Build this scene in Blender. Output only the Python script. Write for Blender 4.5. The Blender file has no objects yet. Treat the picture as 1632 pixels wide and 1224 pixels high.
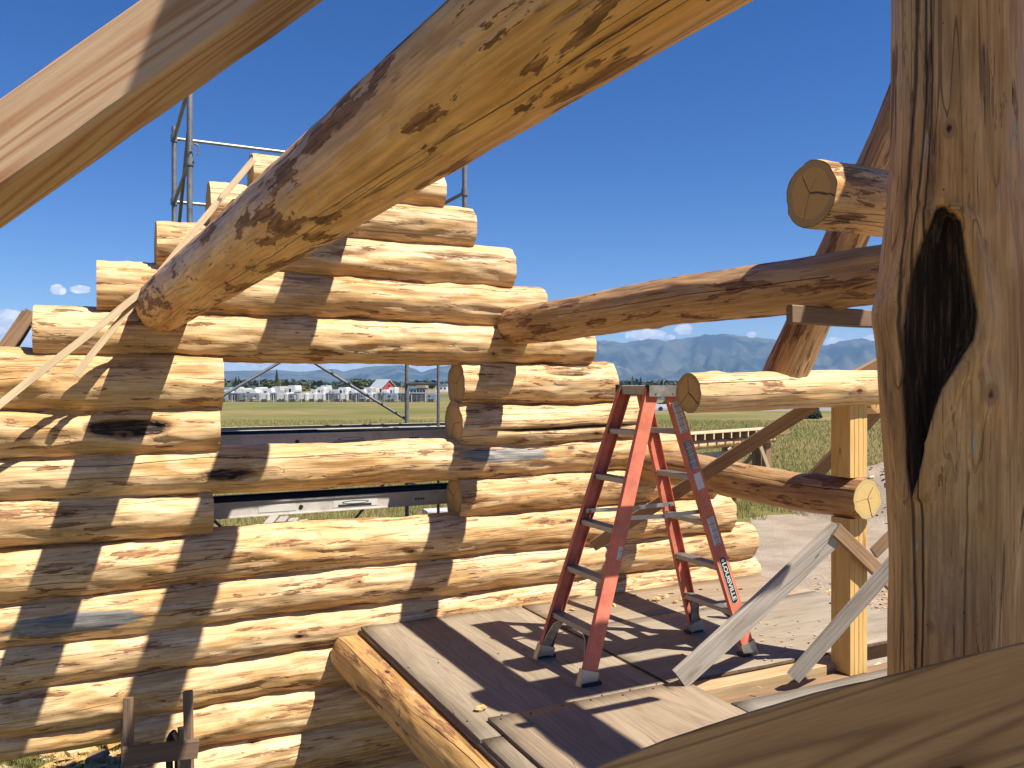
import bpy, math, random
from mathutils import Vector, Matrix, noise as mn
R = math.radians
sc = bpy.context.scene
col = sc.collection

# ------------------------------------------------------------------ camera
YAW = math.atan2(651, 1313)
SB, CB = math.sin(YAW), math.cos(YAW)
cam = bpy.data.objects.new('camera', bpy.data.cameras.new('camera'))
col.objects.link(cam)
cam.rotation_euler = (R(90), 0, -YAW)
cam.data.sensor_width = 36
cam.data.lens = 1313 / 1632 * 36
cam.data.clip_start = .02
cam.data.clip_end = 60000
sc.camera = cam

# ------------------------------------------------------------------ sun, sky, exposure
KS = 1.85
SUN = Vector((-.3626 * KS, 1, -KS)).normalized()          # direction the light travels
sun = bpy.data.objects.new('sun', bpy.data.lights.new('sun', 'SUN'))
col.objects.link(sun)
sun.rotation_euler = SUN.to_track_quat('-Z', 'Y').to_euler()
sun.data.energy = 5.0
sun.data.angle = R(.53)
sun.data.color = (1, .92, .78)
sc.view_settings.view_transform = 'Standard'
sc.view_settings.look = 'None'
sc.view_settings.gamma = 1
sc.view_settings.exposure = .88
sc.cycles.use_denoising = True
sc.cycles.max_bounces = 4
sc.cycles.diffuse_bounces = 3
sc.cycles.volume_bounces = 0
sc.cycles.transparent_max_bounces = 8
sc.cycles.caustics_reflective = False
sc.cycles.caustics_refractive = False


# ------------------------------------------------------------------ node helpers
class NT:
    def __init__(s, tree):
        s.t = tree
        tree.nodes.clear()

    def n(s, typ, ins=None, **pr):
        nd = s.t.nodes.new(typ)
        for k, v in pr.items():
            setattr(nd, k, v)
        for k, v in (ins or {}).items():
            sk = nd.inputs[k]
            if isinstance(v, bpy.types.NodeSocket):
                s.t.links.new(v, sk)
            else:
                sk.default_value = v
        return nd

    def m(s, op, a, b=0., c=0.):
        return s.n('ShaderNodeMath', {0: a, 1: b, 2: c}, operation=op).outputs[0]

    def vm(s, op, a, b=(0, 0, 0)):
        return s.n('ShaderNodeVectorMath', {0: a, 1: b}, operation=op).outputs[0]

    def noise(s, v, scale=1., detail=3., rough=.55, dist=0.):
        return s.n('ShaderNodeTexNoise', {'Vector': v, 'Scale': scale, 'Detail': detail, 'Roughness': rough, 'Distortion': dist}).outputs[0]

    def mr(s, v, a, b, c=0., d=1., smooth=True):
        return s.n('ShaderNodeMapRange', {0: v, 1: a, 2: b, 3: c, 4: d}, interpolation_type='SMOOTHSTEP' if smooth else 'LINEAR').outputs[0]

    def mix(s, f, a, b, mode='MIX'):
        a = (*a, 1) if isinstance(a, tuple) and len(a) == 3 else a
        b = (*b, 1) if isinstance(b, tuple) and len(b) == 3 else b
        nd = s.n('ShaderNodeMix', {0: f, 6: a, 7: b}, data_type='RGBA', blend_type=mode)
        return nd.outputs[2]

    def sep(s, v):
        return s.n('ShaderNodeSeparateXYZ', {0: v}).outputs

    def comb(s, x, y, z):
        return s.n('ShaderNodeCombineXYZ', {0: x, 1: y, 2: z}).outputs[0]

    def attr(s, name):
        return s.n('ShaderNodeAttribute', attribute_name=name)

    def objco(s, k=37.):
        co = s.n('ShaderNodeTexCoord').outputs['Object']
        rn = s.n('ShaderNodeObjectInfo').outputs['Random']
        off = s.m('MULTIPLY', rn, k)
        return s.vm('ADD', co, s.comb(off, off, off))

    def bsdf(s, color, rough=.7, bump=None, strength=.5, dist=.01, spec=.3, metal=0., nrm=None, **kw):
        ins = {'Base Color': color, 'Roughness': rough, 'Specular IOR Level': spec, 'Metallic': metal}
        ins.update(kw)
        if bump is not None:
            ins['Normal'] = s.n('ShaderNodeBump', {'Height': bump, 'Strength': strength, 'Distance': dist}).outputs[0]
        if isinstance(color, tuple) and len(color) == 3:
            ins['Base Color'] = (*color, 1)
        b = s.n('ShaderNodeBsdfPrincipled', ins)
        s.n('ShaderNodeOutputMaterial', {'Surface': b.outputs[0]})
        return b


def mat(name):
    m = bpy.data.materials.new(name)
    m.use_nodes = True
    return m, NT(m.node_tree)


# ------------------------------------------------------------------ world
w = bpy.data.worlds.new('World')
sc.world = w
w.use_nodes = True
N = NT(w.node_tree)
sky = N.n('ShaderNodeTexSky', sky_type='NISHITA')
sky.sun_disc = False
sky.sun_elevation = math.asin(-SUN.z)
sky.sun_rotation = math.atan2(-SUN.x, -SUN.y)
sky.altitude = 1800
sky.air_density = 1.0
sky.dust_density = .05
sky.ozone_density = 4.0
gen = N.n('ShaderNodeTexCoord').outputs['Generated']


def px_dir(x, y):
    t = (x - 816) / 1313
    return Vector((SB + t * CB, CB - t * SB, (612 - y) / 1313)).normalized()


base = N.n('ShaderNodeHueSaturation', {'Hue': .512, 'Saturation': 1.32, 'Value': 1.0, 'Color': sky.outputs[0]}).outputs[0]
gx, gy, gz = N.sep(gen)[0:3]
cn = N.noise(N.vm('MULTIPLY', gen, (1, 1, 1.7)), 85, 7, .64)
cn2 = N.noise(N.vm('MULTIPLY', gen, (1, 1, 3)), 7, 4, .5)
mask = 0.
blobs = [(92, 462, 13, 9), (128, 461, 17, 7), (8, 512, 34, 20), (30, 545, 46, 26), (-60, 530, 70, 40), (1030, 534, 40, 12),
         (1090, 525, 18, 11), (1068, 538, 10, 5), (1197, 533, 9, 6), (1330, 545, 22, 9), (1395, 540, 22, 9), (1500, 548, 50, 14),
         (450, 580, 120, 9), (640, 584, 60, 7)]
for bx_, by_, wx, wy in blobs:
    c0 = px_dir(bx_, by_)
    rt = Vector((c0.y, -c0.x, 0)).normalized()
    du = N.m('DIVIDE', N.n('ShaderNodeVectorMath', {0: N.vm('SUBTRACT', gen, tuple(c0)), 1: tuple(rt)}, operation='DOT_PRODUCT').outputs['Value'], wx / 1313)
    dv = N.m('DIVIDE', N.m('SUBTRACT', gz, c0.z), wy / 1313)
    r2 = N.m('ADD', N.m('MULTIPLY', du, du), N.m('MULTIPLY', dv, dv))
    fall = N.mr(r2, 0., 1.6, 1., 0.)
    mask = fall if mask == 0. else N.m('MAXIMUM', mask, fall)
cl = N.mr(N.m('ADD', N.m('SUBTRACT', N.m('MULTIPLY', mask, 1.25), 1.), N.m('MULTIPLY', cn, 1.5)), .42, .82)
low = N.m('MULTIPLY', N.mr(gz, .012, .075, .75, 0.), N.mr(cn2, .42, .62))
cl = N.m('MAXIMUM', cl, low)
ccol = N.mix(N.mr(cn, .4, .7), (6.6, 7.2, 8.4), (10.5, 10.4, 10.4))
skyc = N.mix(N.m('MULTIPLY', cl, .93), base, ccol)
bg = N.n('ShaderNodeBackground', {'Color': skyc, 'Strength': .068})
N.n('ShaderNodeOutputWorld', {'Surface': bg.outputs[0]})

# ------------------------------------------------------------------ building helpers
WM = {}                     # world matrix of every object, by name


def P(x, y, Y=None, X=None, Z=None, d=None):
    """the point at a given real plane / distance, on the sight line of a measured pixel"""
    t = (x - 816) / 1313
    v = (612 - y) / 1313
    if Y is not None: d = Y / (CB - t * SB)
    if X is not None: d = X / (SB + t * CB)
    if Z is not None: d = Z / v
    return Vector(((SB + t * CB) * d, (CB - t * SB) * d, v * d))


def put(o, M, parent=None):
    col.objects.link(o)
    WM[o.name] = M
    if parent is not None:
        o.parent = parent
        M = WM[parent.name].inverted() @ M
    o.matrix_local = M
    return o


def tag(o, label=None, cat=None, group=None, kind=None):
    if label: o['label'] = label
    if cat: o['category'] = cat
    if group: o['group'] = group
    if kind: o['kind'] = kind
    return o


def thing(name, loc, label, cat, group=None, rz=0):
    o = bpy.data.objects.new(name, None)
    o.empty_display_size = .1
    put(o, Matrix.Translation(Vector(loc)) @ Matrix.Rotation(rz, 4, 'Z'))
    return tag(o, label, cat, group)


def copy_tree(o, M, parent=None):
    c = o.copy()
    c.parent = None
    put(c, M, parent)
    for ch in [q for q in bpy.data.objects if q.parent == o and q.name in WM]:
        copy_tree(ch, M @ WM[o.name].inverted() @ WM[ch.name], c)
    return c


class MB:
    def __init__(s):
        s.v, s.f, s.mi, s.sm = [], [], [], []

    def add(s, vs, fs, mi=0, M=None, smooth=False):
        k = len(s.v)
        s.v += [(M @ Vector(q)) if M is not None else Vector(q) for q in vs]
        s.f += [[i + k for i in q] for q in fs]
        s.mi += [mi] * len(fs)
        s.sm += [smooth] * len(fs)
        return s

    def box(s, lo, hi, mi=0, M=None):
        x0, y0, z0 = lo
        x1, y1, z1 = hi
        return s.add([(x0, y0, z0), (x1, y0, z0), (x1, y1, z0), (x0, y1, z0), (x0, y0, z1), (x1, y0, z1), (x1, y1, z1), (x0, y1, z1)],
                     [(0, 3, 2, 1), (4, 5, 6, 7), (0, 1, 5, 4), (1, 2, 6, 5), (2, 3, 7, 6), (3, 0, 4, 7)], mi, M)

    def tube(s, a, b, r, n=10, mi=0, r2=None):
        a, b = Vector(a), Vector(b)
        q = (b - a).to_track_quat('Z', 'Y').to_matrix()
        r2 = r if r2 is None else r2
        vs = []
        for p, rr in ((a, r), (b, r2)):
            vs += [p + q @ Vector((rr * math.cos(6.28318 * i / n), rr * math.sin(6.28318 * i / n), 0)) for i in range(n)]
        s.add(vs, [(i, (i + 1) % n, n + (i + 1) % n, n + i) for i in range(n)], mi, smooth=True)
        s.add(vs, [tuple(range(n))[::-1], tuple(range(n, 2 * n))], mi)
        return s

    def path(s, pts, r, n=8, mi=0):
        for a, b in zip(pts, pts[1:]):
            s.tube(a, b, r, n, mi)
        return s

    def prism(s, poly, h0, h1, mi=0, M=None):
        """poly in local xz, extruded along local y from h0 to h1"""
        n = len(poly)
        vs = [(x, h0, z) for x, z in poly] + [(x, h1, z) for x, z in poly]
        return s.add(vs, [(i, (i + 1) % n, n + (i + 1) % n, n + i) for i in range(n)] + [tuple(range(n))[::-1], tuple(range(n, 2 * n))], mi, M)

    def obj(s, name, mats, parent=None, M=None, recenter=True, flat=False):
        """links the mesh; verts are given in world space unless M is passed (then local to M)"""
        me = bpy.data.meshes.new(name)
        if M is None:
            if parent is not None and not recenter:
                M = WM[parent.name]
            else:
                c = sum(s.v, Vector()) / max(1, len(s.v))
                M = Matrix.Translation(c)
            Mi = M.inverted()
            vs = [Mi @ q for q in s.v]
        else:
            vs = s.v
        me.from_pydata([tuple(q) for q in vs], [], s.f)
        for m in (mats if isinstance(mats, (list, tuple)) else [mats]):
            me.materials.append(m)
        me.polygons.foreach_set('material_index', s.mi)
        me.polygons.foreach_set('use_smooth', [False] * len(s.f) if flat else s.sm)
        me.update()
        o = bpy.data.objects.new(name, me)
        return put(o, M, parent)


def frame(p0, p1, ref=None):
    p0, p1 = Vector(p0), Vector(p1)
    x = (p1 - p0).normalized()
    if ref is None:
        ref = Vector((0, 0, 1)) if abs(x.z) < .9 else Vector((0, -1, 0))
    y = Vector(ref).cross(x).normalized()
    z = x.cross(y)
    M = Matrix((x, y, z)).transposed().to_4x4()
    M.translation = p0
    return M, (p1 - p0).length


def make_log(name, p0, p1, r0, r1, seed, mats, parent=None, n=40, step=.06, wander=.012, rough=1., knots=None, fn=None, gray=None,
             flat_top=None, sharp_end=False, scal=.10):
    """a peeled log: a lumpy tapering trunk along local x, knots and scars shaped in the mesh, sawn ends"""
    M, L = frame(p0, p1)
    rnd = random.Random(seed)
    so = seed * 7.31
    if knots is None:
        knots = [(rnd.uniform(.1, L - .1), rnd.uniform(0, 6.283), rnd.uniform(.012, .034), rnd.uniform(-.010, .018)) for _ in range(int(L * 3.0))]
    nr = max(4, int(L / step)) + 1
    V, KN, HO, GR, F, MI, UV = [], [], [], [], [], [], []
    for i in range(nr):
        x = L * i / (nr - 1)
        r = r0 + (r1 - r0) * x / L
        cy = wander * mn.noise(Vector((x * .8, so, 1)))
        cz = wander * mn.noise(Vector((x * .8, so, 9)))
        if i == 0 or i == nr - 1:
            r *= .985
        kn = [k for k in knots if abs(k[0] - x) < k[2] * 5]
        for j in range(n):
            th = 6.283185 * j / n
            c, s_ = math.cos(th), math.sin(th)
            a = mn.noise(Vector((x * 1.3 + so, c * 1.1, s_ * 1.1)))
            b = mn.noise(Vector((x * 2.2 - so, c * 3.2, s_ * 3.2 + 5)))
            e = mn.noise(Vector((x * 6 + so, c * 9, s_ * 9)))
            sc_ = abs(mn.noise(Vector((x * 2.6 + so, c * 2.3 + 7, s_ * 2.3)))) + .45 * abs(mn.noise(Vector((x * 5.5 + so, c * 5, s_ * 5 + 3)))) if scal else 0.
            rr = r * (1 + rough * (.05 * a + .035 * (abs(b) - .25) + .010 * e) - scal * (sc_ - .30))
            kv = 0.
            for kx, kt, ks, kh in kn:
                dt = (th - kt + 3.14159) % 6.28318 - 3.14159
                d2 = ((x - kx) / (ks * 1.9)) ** 2 + (dt * r / ks) ** 2
                if d2 < 6:
                    g = math.exp(-d2)
                    rr += kh * (math.exp(-d2 * .35)) - .006 * math.exp(-d2 * 4)
                    kv = max(kv, g * (.45 + .55 * ((kx * 7.3) % 1)))
            ho = 0.
            if fn:
                dr, ho = fn(x, th, L)
                rr += dr
            gr = gray(x, th) if gray else 0.
            yy, zz = cy + rr * c, cz + rr * s_
            if flat_top is not None and zz > flat_top: zz = flat_top + (zz - flat_top) * .03
            V.append((x, yy, zz)); KN.append(kv); HO.append(ho); GR.append(gr); UV.append((x, th))
    for i in range(nr - 1):
        for j in range(n):
            a = i * n + j
            b = i * n + (j + 1) % n
            F.append((a, a + n, b + n, b)); MI.append(0)
    for end, base, xs in ((0, 0, 0.), (1, (nr - 1) * n, L)):
        prev = list(range(base, base + n))
        k0 = len(V)
        cyz = Vector((sum(V[q][1] for q in prev) / n, sum(V[q][2] for q in prev) / n))
        # separate rim for a crisp end
        prevr = prev
        rim = [V[q] for q in prev]
        for fr in (1., .66, .33):
            ring = []
            for q in rim:
                y = cyz.x + (q[1] - cyz.x) * fr
                z = cyz.y + (q[2] - cyz.y) * fr
                V.append((xs, y, z)); KN.append(fr); HO.append(0.); GR.append(0.); UV.append((y, z))
                ring.append(len(V) - 1)
            if fr < 1:
                for j in range(n):
                    f = (prevr[j], prevr[(j + 1) % n], ring[(j + 1) % n], ring[j])
                    F.append(f if end == 0 else f[::-1]); MI.append(1)
            prevr = ring
        V.append((xs, cyz.x, cyz.y)); KN.append(0.); HO.append(0.); GR.append(0.); UV.append(tuple(cyz))
        cidx = len(V) - 1
        for j in range(n):
            f = (prevr[j], prevr[(j + 1) % n], cidx)
            F.append(f if end == 0 else f[::-1]); MI.append(1)
    me = bpy.data.meshes.new(name)
    me.from_pydata(V, [], F)
    for m in mats: me.materials.append(m)
    me.polygons.foreach_set('material_index', MI)
    me.polygons.foreach_set('use_smooth', [q == 0 for q in MI])
    for nm, arr in (('knot', KN), ('hole', HO), ('gray', GR)):
        me.attributes.new(nm, 'FLOAT', 'POINT').data.foreach_set('value', arr)
    me.update()
    return put(bpy.data.objects.new(name, me), M, parent)


def plank(name, p0, p1, width, thick, wref, mats, parent=None, seed=0, bow=.003, cham=.003, segs=10):
    """a sawn board along local x; its wide side runs along wref; ends in end grain"""
    p0, p1 = Vector(p0), Vector(p1)
    x = (p1 - p0).normalized()
    y = (Vector(wref) - x * Vector(wref).dot(x)).normalized()
    z = x.cross(y)
    M = Matrix((x, y, z)).transposed().to_4x4()
    M.translation = p0
    L = (p1 - p0).length
    a, b, c = width / 2, thick / 2, min(cham, thick * .3)
    prof = [(-a + c, -b), (a - c, -b), (a, -b + c), (a, b - c), (a - c, b), (-a + c, b), (-a, b - c), (-a, -b + c)]
    V, F, MI = [], [], []
    for i in range(segs + 1):
        xx = L * i / segs
        oy = bow * mn.noise(Vector((xx * 1.5, seed * 3.7, 2)))
        oz = bow * mn.noise(Vector((xx * 1.2, seed * 3.7, 8)))
        ex = 0.
        for j, (py, pz) in enumerate(prof):
            jag = (.002 * mn.noise(Vector((xx * 9, seed, j * 2.)))) if cham > .002 else 0
            if i in (0, segs): ex = .004 * mn.noise(Vector((j * .8, seed * 1.9, i)))
            V.append((xx + ex, py + oy + jag * (1 if py > 0 else -1), pz + oz))
    for i in range(segs):
        for j in range(8):
            q, r_ = i * 8 + j, i * 8 + (j + 1) % 8
            F.append((q, r_, r_ + 8, q + 8)); MI.append(0)
    F.append(tuple(range(8))[::-1]); MI.append(1 if len(mats) > 1 else 0)
    F.append(tuple(range(segs * 8, segs * 8 + 8))); MI.append(1 if len(mats) > 1 else 0)
    me = bpy.data.meshes.new(name)
    me.from_pydata(V, [], F)
    for m in mats: me.materials.append(m)
    me.polygons.foreach_set('material_index', MI)
    me.update()
    return put(bpy.data.objects.new(name, me), M, parent)


# ------------------------------------------------------------------ materials
def peeled_wood(name, pale=(.80, .59, .34), deep=(.66, .405, .165), bark_lo=.605, bark_hi=.62, bark=(.17, .085, .045), graylo=.66,
                crackw=.006, scl=1., hole_col=(.025, .018, .014), bumpk=1., cracks=(.0042, .003, .0022, .0016), tone=.3, patch=(2.6, 17.)):
    m, N = mat(name)
    co = N.objco(41)
    S = lambda a, b, c: N.vm('MULTIPLY', co, (a * scl, b * scl, c * scl))
    blot = N.noise(S(1.1, 5, 5), 1, 4, .6)
    base = N.mix(N.mr(blot, .36, .64), deep, pale)
    # shaved cambium: broad facets of lighter and darker wood
    fac = N.noise(S(2.4, 12, 12), 1, 2, .4, .6)
    base = N.mix(N.m('MULTIPLY', N.mr(fac, .5, .56), .42), base, (pale[0] * 1.12, pale[1] * 1.16, pale[2] * 1.3))
    broad_blot = N.noise(S(.6, 2.5, 2.5), 1, 3)
    base = N.mix(N.m('MULTIPLY', N.mr(broad_blot, .5, .62), .3), base, (deep[0] * .84, deep[1] * .76, deep[2] * .66))
    rnc = N.n('ShaderNodeObjectInfo').outputs['Random']
    base = N.mix(N.m('MULTIPLY', N.m('FRACT', N.m('MULTIPLY', rnc, 17.3)), tone), base, (.78, .70, .60), 'MULTIPLY')
    grain = N.noise(S(2.2, 70, 70), 1, 5, .65)
    base = N.mix(.75, base, N.mix(N.mr(grain, .3, .68), (.52, .46, .40), (1.12, 1.12, 1.12)), 'MULTIPLY')
    smd = N.noise(S(3.2, 9, 9), 1, 6, .7)
    base = N.mix(N.m('MULTIPLY', N.mr(smd, .55, .60), .33), base, (.38, .22, .10))
    dash = N.m('MULTIPLY', N.mr(N.noise(S(4.5, 75, 75), 1, 3, .6), .62, .66), N.mr(smd, .44, .52))
    base = N.mix(N.m('MULTIPLY', dash, .75), base, (.20, .10, .05))
    # brown inner bark left in strips, ragged, streaked
    pn = N.noise(S(patch[0], patch[1], patch[1]), 1, 6, .62, .3)
    pn = N.m('ADD', pn, N.m('MULTIPLY', N.m('SUBTRACT', grain, .5), .18))
    area = N.noise(S(.6, 2.2, 2.2), 1, 2)
    pn = N.m('ADD', pn, N.m('MULTIPLY', N.m('SUBTRACT', area, .5), .22))
    pm = N.mr(pn, bark_lo, bark_hi)
    streak = N.noise(S(7, 90, 90), 1, 4, .7)
    bcol = N.mix(N.mr(streak, .38, .62), (bark[0] * .55, bark[1] * .5, bark[2] * .5), (bark[0] * 2.1, bark[1] * 2.0, bark[2] * 1.8))
    halo = N.mr(pn, bark_lo - .09, bark_lo + .01)
    base = N.mix(N.m('MULTIPLY', halo, .2), base, (.50, .29, .14))
    base = N.mix(N.m('MULTIPLY', pm, .88), base, bcol)
    # thin dry grey skin
    gn = N.noise(S(2.2, 10, 10), 1.3, 6, .66, .3)
    gn = N.m('ADD', gn, N.m('MULTIPLY', N.m('SUBTRACT', grain, .5), .16))
    gm = N.mr(gn, graylo, graylo + .035)
    base = N.mix(N.m('MULTIPLY', gm, .75), base, N.mix(N.mr(streak, .4, .6), (.36, .32, .28), (.6, .56, .5)))
    # scars set in the mesh
    rag = N.m('MULTIPLY', N.m('SUBTRACT', N.noise(S(5, 24, 24), 1, 4, .65), .5), .55)
    ga0 = N.m('ADD', N.attr('gray').outputs['Fac'], N.m('MULTIPLY', rag, 1.5))
    ga = N.mr(ga0, .46, .52)
    base = N.mix(N.m('MULTIPLY', N.mr(ga0, .36, .45), .7), base, (.30, .15, .06))
    base = N.mix(ga, base, N.mix(N.mr(grain, .35, .65), (.13, .125, .12), (.30, .29, .28)))
    ha = N.m('ADD', N.attr('hole').outputs['Fac'], rag)
    hb = N.mr(ha, .25, .5)
    hc = N.mr(ha, .5, .62)
    base = N.mix(N.m('MULTIPLY', hb, .78), base, N.mix(N.mr(streak, .4, .6), (.10, .05, .028), (.26, .135, .06)))
    hs = N.noise(S(3.2, 60, 60), 1, 6, .72)
    base = N.mix(hc, base, N.mix(N.m('POWER', N.mr(hs, .42, .66), 1.5), hole_col, (hole_col[0] * 9, hole_col[1] * 8, hole_col[2] * 7)))
    ka = N.m('ADD', N.attr('knot').outputs['Fac'], N.m('MULTIPLY', rag, .8))
    base = N.mix(N.m('MULTIPLY', N.mr(ka, .22, .5), .65), base, (.34, .17, .075))
    kc = N.mr(ka, .62, .8)
    base = N.mix(kc, base, (.06, .03, .018))
    # seasoning cracks: a few long splits that run with the trunk, and short fine checks
    raw = N.n('ShaderNodeTexCoord').outputs['Object']
    rx, ry, rz = N.sep(raw)[0:3]
    rn = N.n('ShaderNodeObjectInfo').outputs['Random']
    th = N.m('ARCTAN2', rz, ry)
    rr_ = N.m('SQRT', N.m('ADD', N.m('MULTIPLY', ry, ry), N.m('MULTIPLY', rz, rz)))
    ck = None
    x0v = N.comb(N.m('ADD', rx, N.m('MULTIPLY', rn, 91.)), 0., 0.)
    wfine = N.m('MULTIPLY', N.m('SUBTRACT', N.noise(x0v, 5., 3, .6), .5), .085)
    for k, wd in enumerate(cracks):
        ck0 = N.m('MULTIPLY', N.m('FRACT', N.m('ADD', N.m('MULTIPLY', rn, 3.7 + 5.3 * k), .377 * k)), 6.28318)
        xv = N.vm('ADD', x0v, (13.7 * k, 0, 0))
        nz_ = N.noise(xv, .8, 1, .4)
        wig = N.m('ADD', N.m('MULTIPLY', N.m('SUBTRACT', nz_, .5), .9), wfine)
        dl = N.m('SUBTRACT', N.m('MODULO', N.m('ADD', N.m('SUBTRACT', N.m('SUBTRACT', th, ck0), wig), 31.4159), 6.28318), 3.14159)
        dist = N.m('MULTIPLY', N.m('ABSOLUTE', dl), rr_)
        seg = N.mr(N.m('FRACT', N.m('MULTIPLY', nz_, 3.3)), .25, .6)
        line = N.m('MULTIPLY', N.mr(dist, 0., N.m('MULTIPLY', N.m('ADD', seg, .05), wd * (crackw / .006)), 1., 0.), N.mr(seg, .0, .25))
        ck = line if ck is None else N.m('MAXIMUM', ck, line)
    q = N.noise(N.vm('ADD', S(.22, 19, 19), (5, 5, 5)), 1, 1., .4)
    fm = N.mr(broad_blot, .47, .55)
    fine_ck = N.m('MULTIPLY', N.mr(N.m('ABSOLUTE', N.m('SUBTRACT', q, .5)), .003, .010, 1., 0.), fm)
    ck = N.m('MAXIMUM', ck, N.m('MULTIPLY', fine_ck, .55))
    base = N.mix(N.m('MULTIPLY', ck, .9), base, (.05, .026, .015))
    # little worm holes / specks
    vo = N.n('ShaderNodeTexVoronoi', {'Vector': S(1, 1, 1), 'Scale': 26.}).outputs['Distance']
    sp = N.m('MULTIPLY', N.mr(vo, .05, .085, 1., 0.), N.mr(broad_blot, .55, .6))
    base = N.mix(sp, base, (.06, .03, .02))
    tool = N.noise(S(30, 16, 16), 1, 3, .6)
    h = N.m('ADD', N.m('MULTIPLY', grain, .2), N.m('MULTIPLY', fac, .45))
    h = N.m('ADD', h, N.m('MULTIPLY', tool, .12))
    h = N.m('ADD', h, N.m('MULTIPLY', pm, N.m('MULTIPLY', streak, .5)))
    h = N.m('ADD', h, N.m('MULTIPLY', gm, N.m('MULTIPLY', streak, .3)))
    h = N.m('SUBTRACT', h, N.m('MULTIPLY', ck, 1.1))
    h = N.m('SUBTRACT', h, N.m('MULTIPLY', hc, N.m('MULTIPLY', hs, 2.6)))
    rr = N.mr(N.m('MAXIMUM', pm, hc), 0, 1, .52, .85)
    N.bsdf(base, rr, h, .75 * bumpk, .012, .35)
    return m


def end_grain(name, c1=(.60, .37, .15), c2=(.50, .29, .11), edge=(.36, .25, .13)):
    m, N = mat(name)
    co = N.n('ShaderNodeTexCoord').outputs['Object']
    rn = N.n('ShaderNodeObjectInfo').outputs['Random']
    x, y, z = N.sep(co)[0:3]
    v = N.comb(0., y, z)
    wob = N.noise(v, 9, 3)
    rad = N.m('SQRT', N.m('ADD', N.m('MULTIPLY', y, y), N.m('MULTIPLY', z, z)))
    rings = N.m('SINE', N.m('MULTIPLY', N.m('ADD', rad, N.m('MULTIPLY', wob, .02)), 620.))
    base = N.mix(N.mr(rings, -1., 1.), c1, c2)
    fr = N.attr('knot').outputs['Fac']
    fr = N.m('ADD', fr, N.m('MULTIPLY', N.m('SUBTRACT', N.noise(v, 14, 4, .6), .5), .12))
    base = N.mix(N.m('MULTIPLY', N.mr(fr, .74, .79), .75), base, edge)
    base = N.mix(N.m('MULTIPLY', N.mr(fr, .95, 1.), .8), base, (.16, .09, .05))
    base = N.mix(.4, base, N.mix(N.noise(v, 60, 4, .7), (.55, .5, .45), (1.15, 1.15, 1.15)), 'MULTIPLY')
    ang = N.m('ARCTAN2', z, y)
    ck = None
    for i, (a0, w_, far) in enumerate(((1.9, .0035, .75), (4.1, .0065, 1.), (-.4, .002, .9), (2.9, .0016, .5))):
        an = N.m('ADD', N.m('ADD', ang, N.m('MULTIPLY', rn, 6.28)), N.m('MULTIPLY', N.noise(v, 12, 2), .5))
        dl = N.m('SUBTRACT', N.m('MODULO', N.m('ADD', N.m('SUBTRACT', an, a0), 25.13274), 6.28318), 3.14159)
        dd = N.m('MULTIPLY', N.m('ABSOLUTE', dl), rad)
        ln = N.m('MULTIPLY', N.mr(dd, w_ * .3, w_, 1., 0.), N.mr(fr, far - .1, far, 1., 0.))
        ck = ln if ck is None else N.m('MAXIMUM', ck, ln)
    base = N.mix(N.m('MULTIPLY', ck, .85), base, (.06, .035, .02))
    N.bsdf(base, .8, N.m('SUBTRACT', N.m('MULTIPLY', N.noise(v, 90, 4), .4), ck), .6, .006, .2)
    return m


def sawn_wood(name, c1, c2, dark, ring=9., contrast=1., gray=0., rough=.7, stain=.0, stainc=(.12, .09, .07), nails=False):
    m, N = mat(name)
    co = N.objco(53)
    S = lambda a, b, c: N.vm('MULTIPLY', co, (a, b, c))
    big = N.noise(S(.30, 5.5, 5.5), 1, 2, .4, .18)
    rg = N.m('MULTIPLY', N.m('ADD', N.m('SINE', N.m('MULTIPLY', big, ring * 12.)), 1.), .5)
    rg = N.m('POWER', rg, 3.)
    fine = N.noise(S(5, 160, 160), 1, 5, .7)
    blot = N.noise(S(1.2, 6, 6), 1, 4, .6)
    base = N.mix(N.mr(blot, .35, .65), c1, c2)
    base = N.mix(N.m('MULTIPLY', rg, .55 * contrast), base, dark)
    base = N.mix(.5, base, N.mix(N.mr(fine, .3, .7), (.7, .68, .66), (1.1, 1.1, 1.1)), 'MULTIPLY')
    vo = N.n('ShaderNodeTexVoronoi', {'Vector': S(1.5, 5.5, 5.5), 'Scale': 1.}).outputs['Distance']
    kn = N.m('ADD', vo, N.m('MULTIPLY', N.noise(S(20, 40, 40), 1, 2), .05))
    base = N.mix(N.m('MULTIPLY', N.mr(kn, .07, .17, 1., 0.), .55), base, (dark[0] * .7, dark[1] * .62, dark[2] * .55))
    base = N.mix(N.mr(kn, .05, .075, 1., 0.), base, (.07, .04, .025))
    q = N.noise(N.vm('ADD', S(.5, 9, 9), (7, 7, 7)), 1, 2, .4)
    seg = N.mr(N.noise(S(.9, 3, 3), 1, 2), .45, .58)
    ck = N.m('MULTIPLY', N.mr(N.m('ABSOLUTE', N.m('SUBTRACT', q, .5)), .001, .005, 1., 0.), seg)
    base = N.mix(N.m('MULTIPLY', ck, .75), base, (.07, .045, .03))
    if stain:
        sn = N.mr(N.noise(S(1.6, 7, 7), 1, 6, .65), .52, .68)
        base = N.mix(N.m('MULTIPLY', sn, stain), base, stainc)
    h = N.m('SUBTRACT', N.m('ADD', N.m('MULTIPLY', fine, .3), N.m('MULTIPLY', rg, .25)), ck)
    N.bsdf(base, rough, h, .5, .004, .25)
    return m


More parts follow.
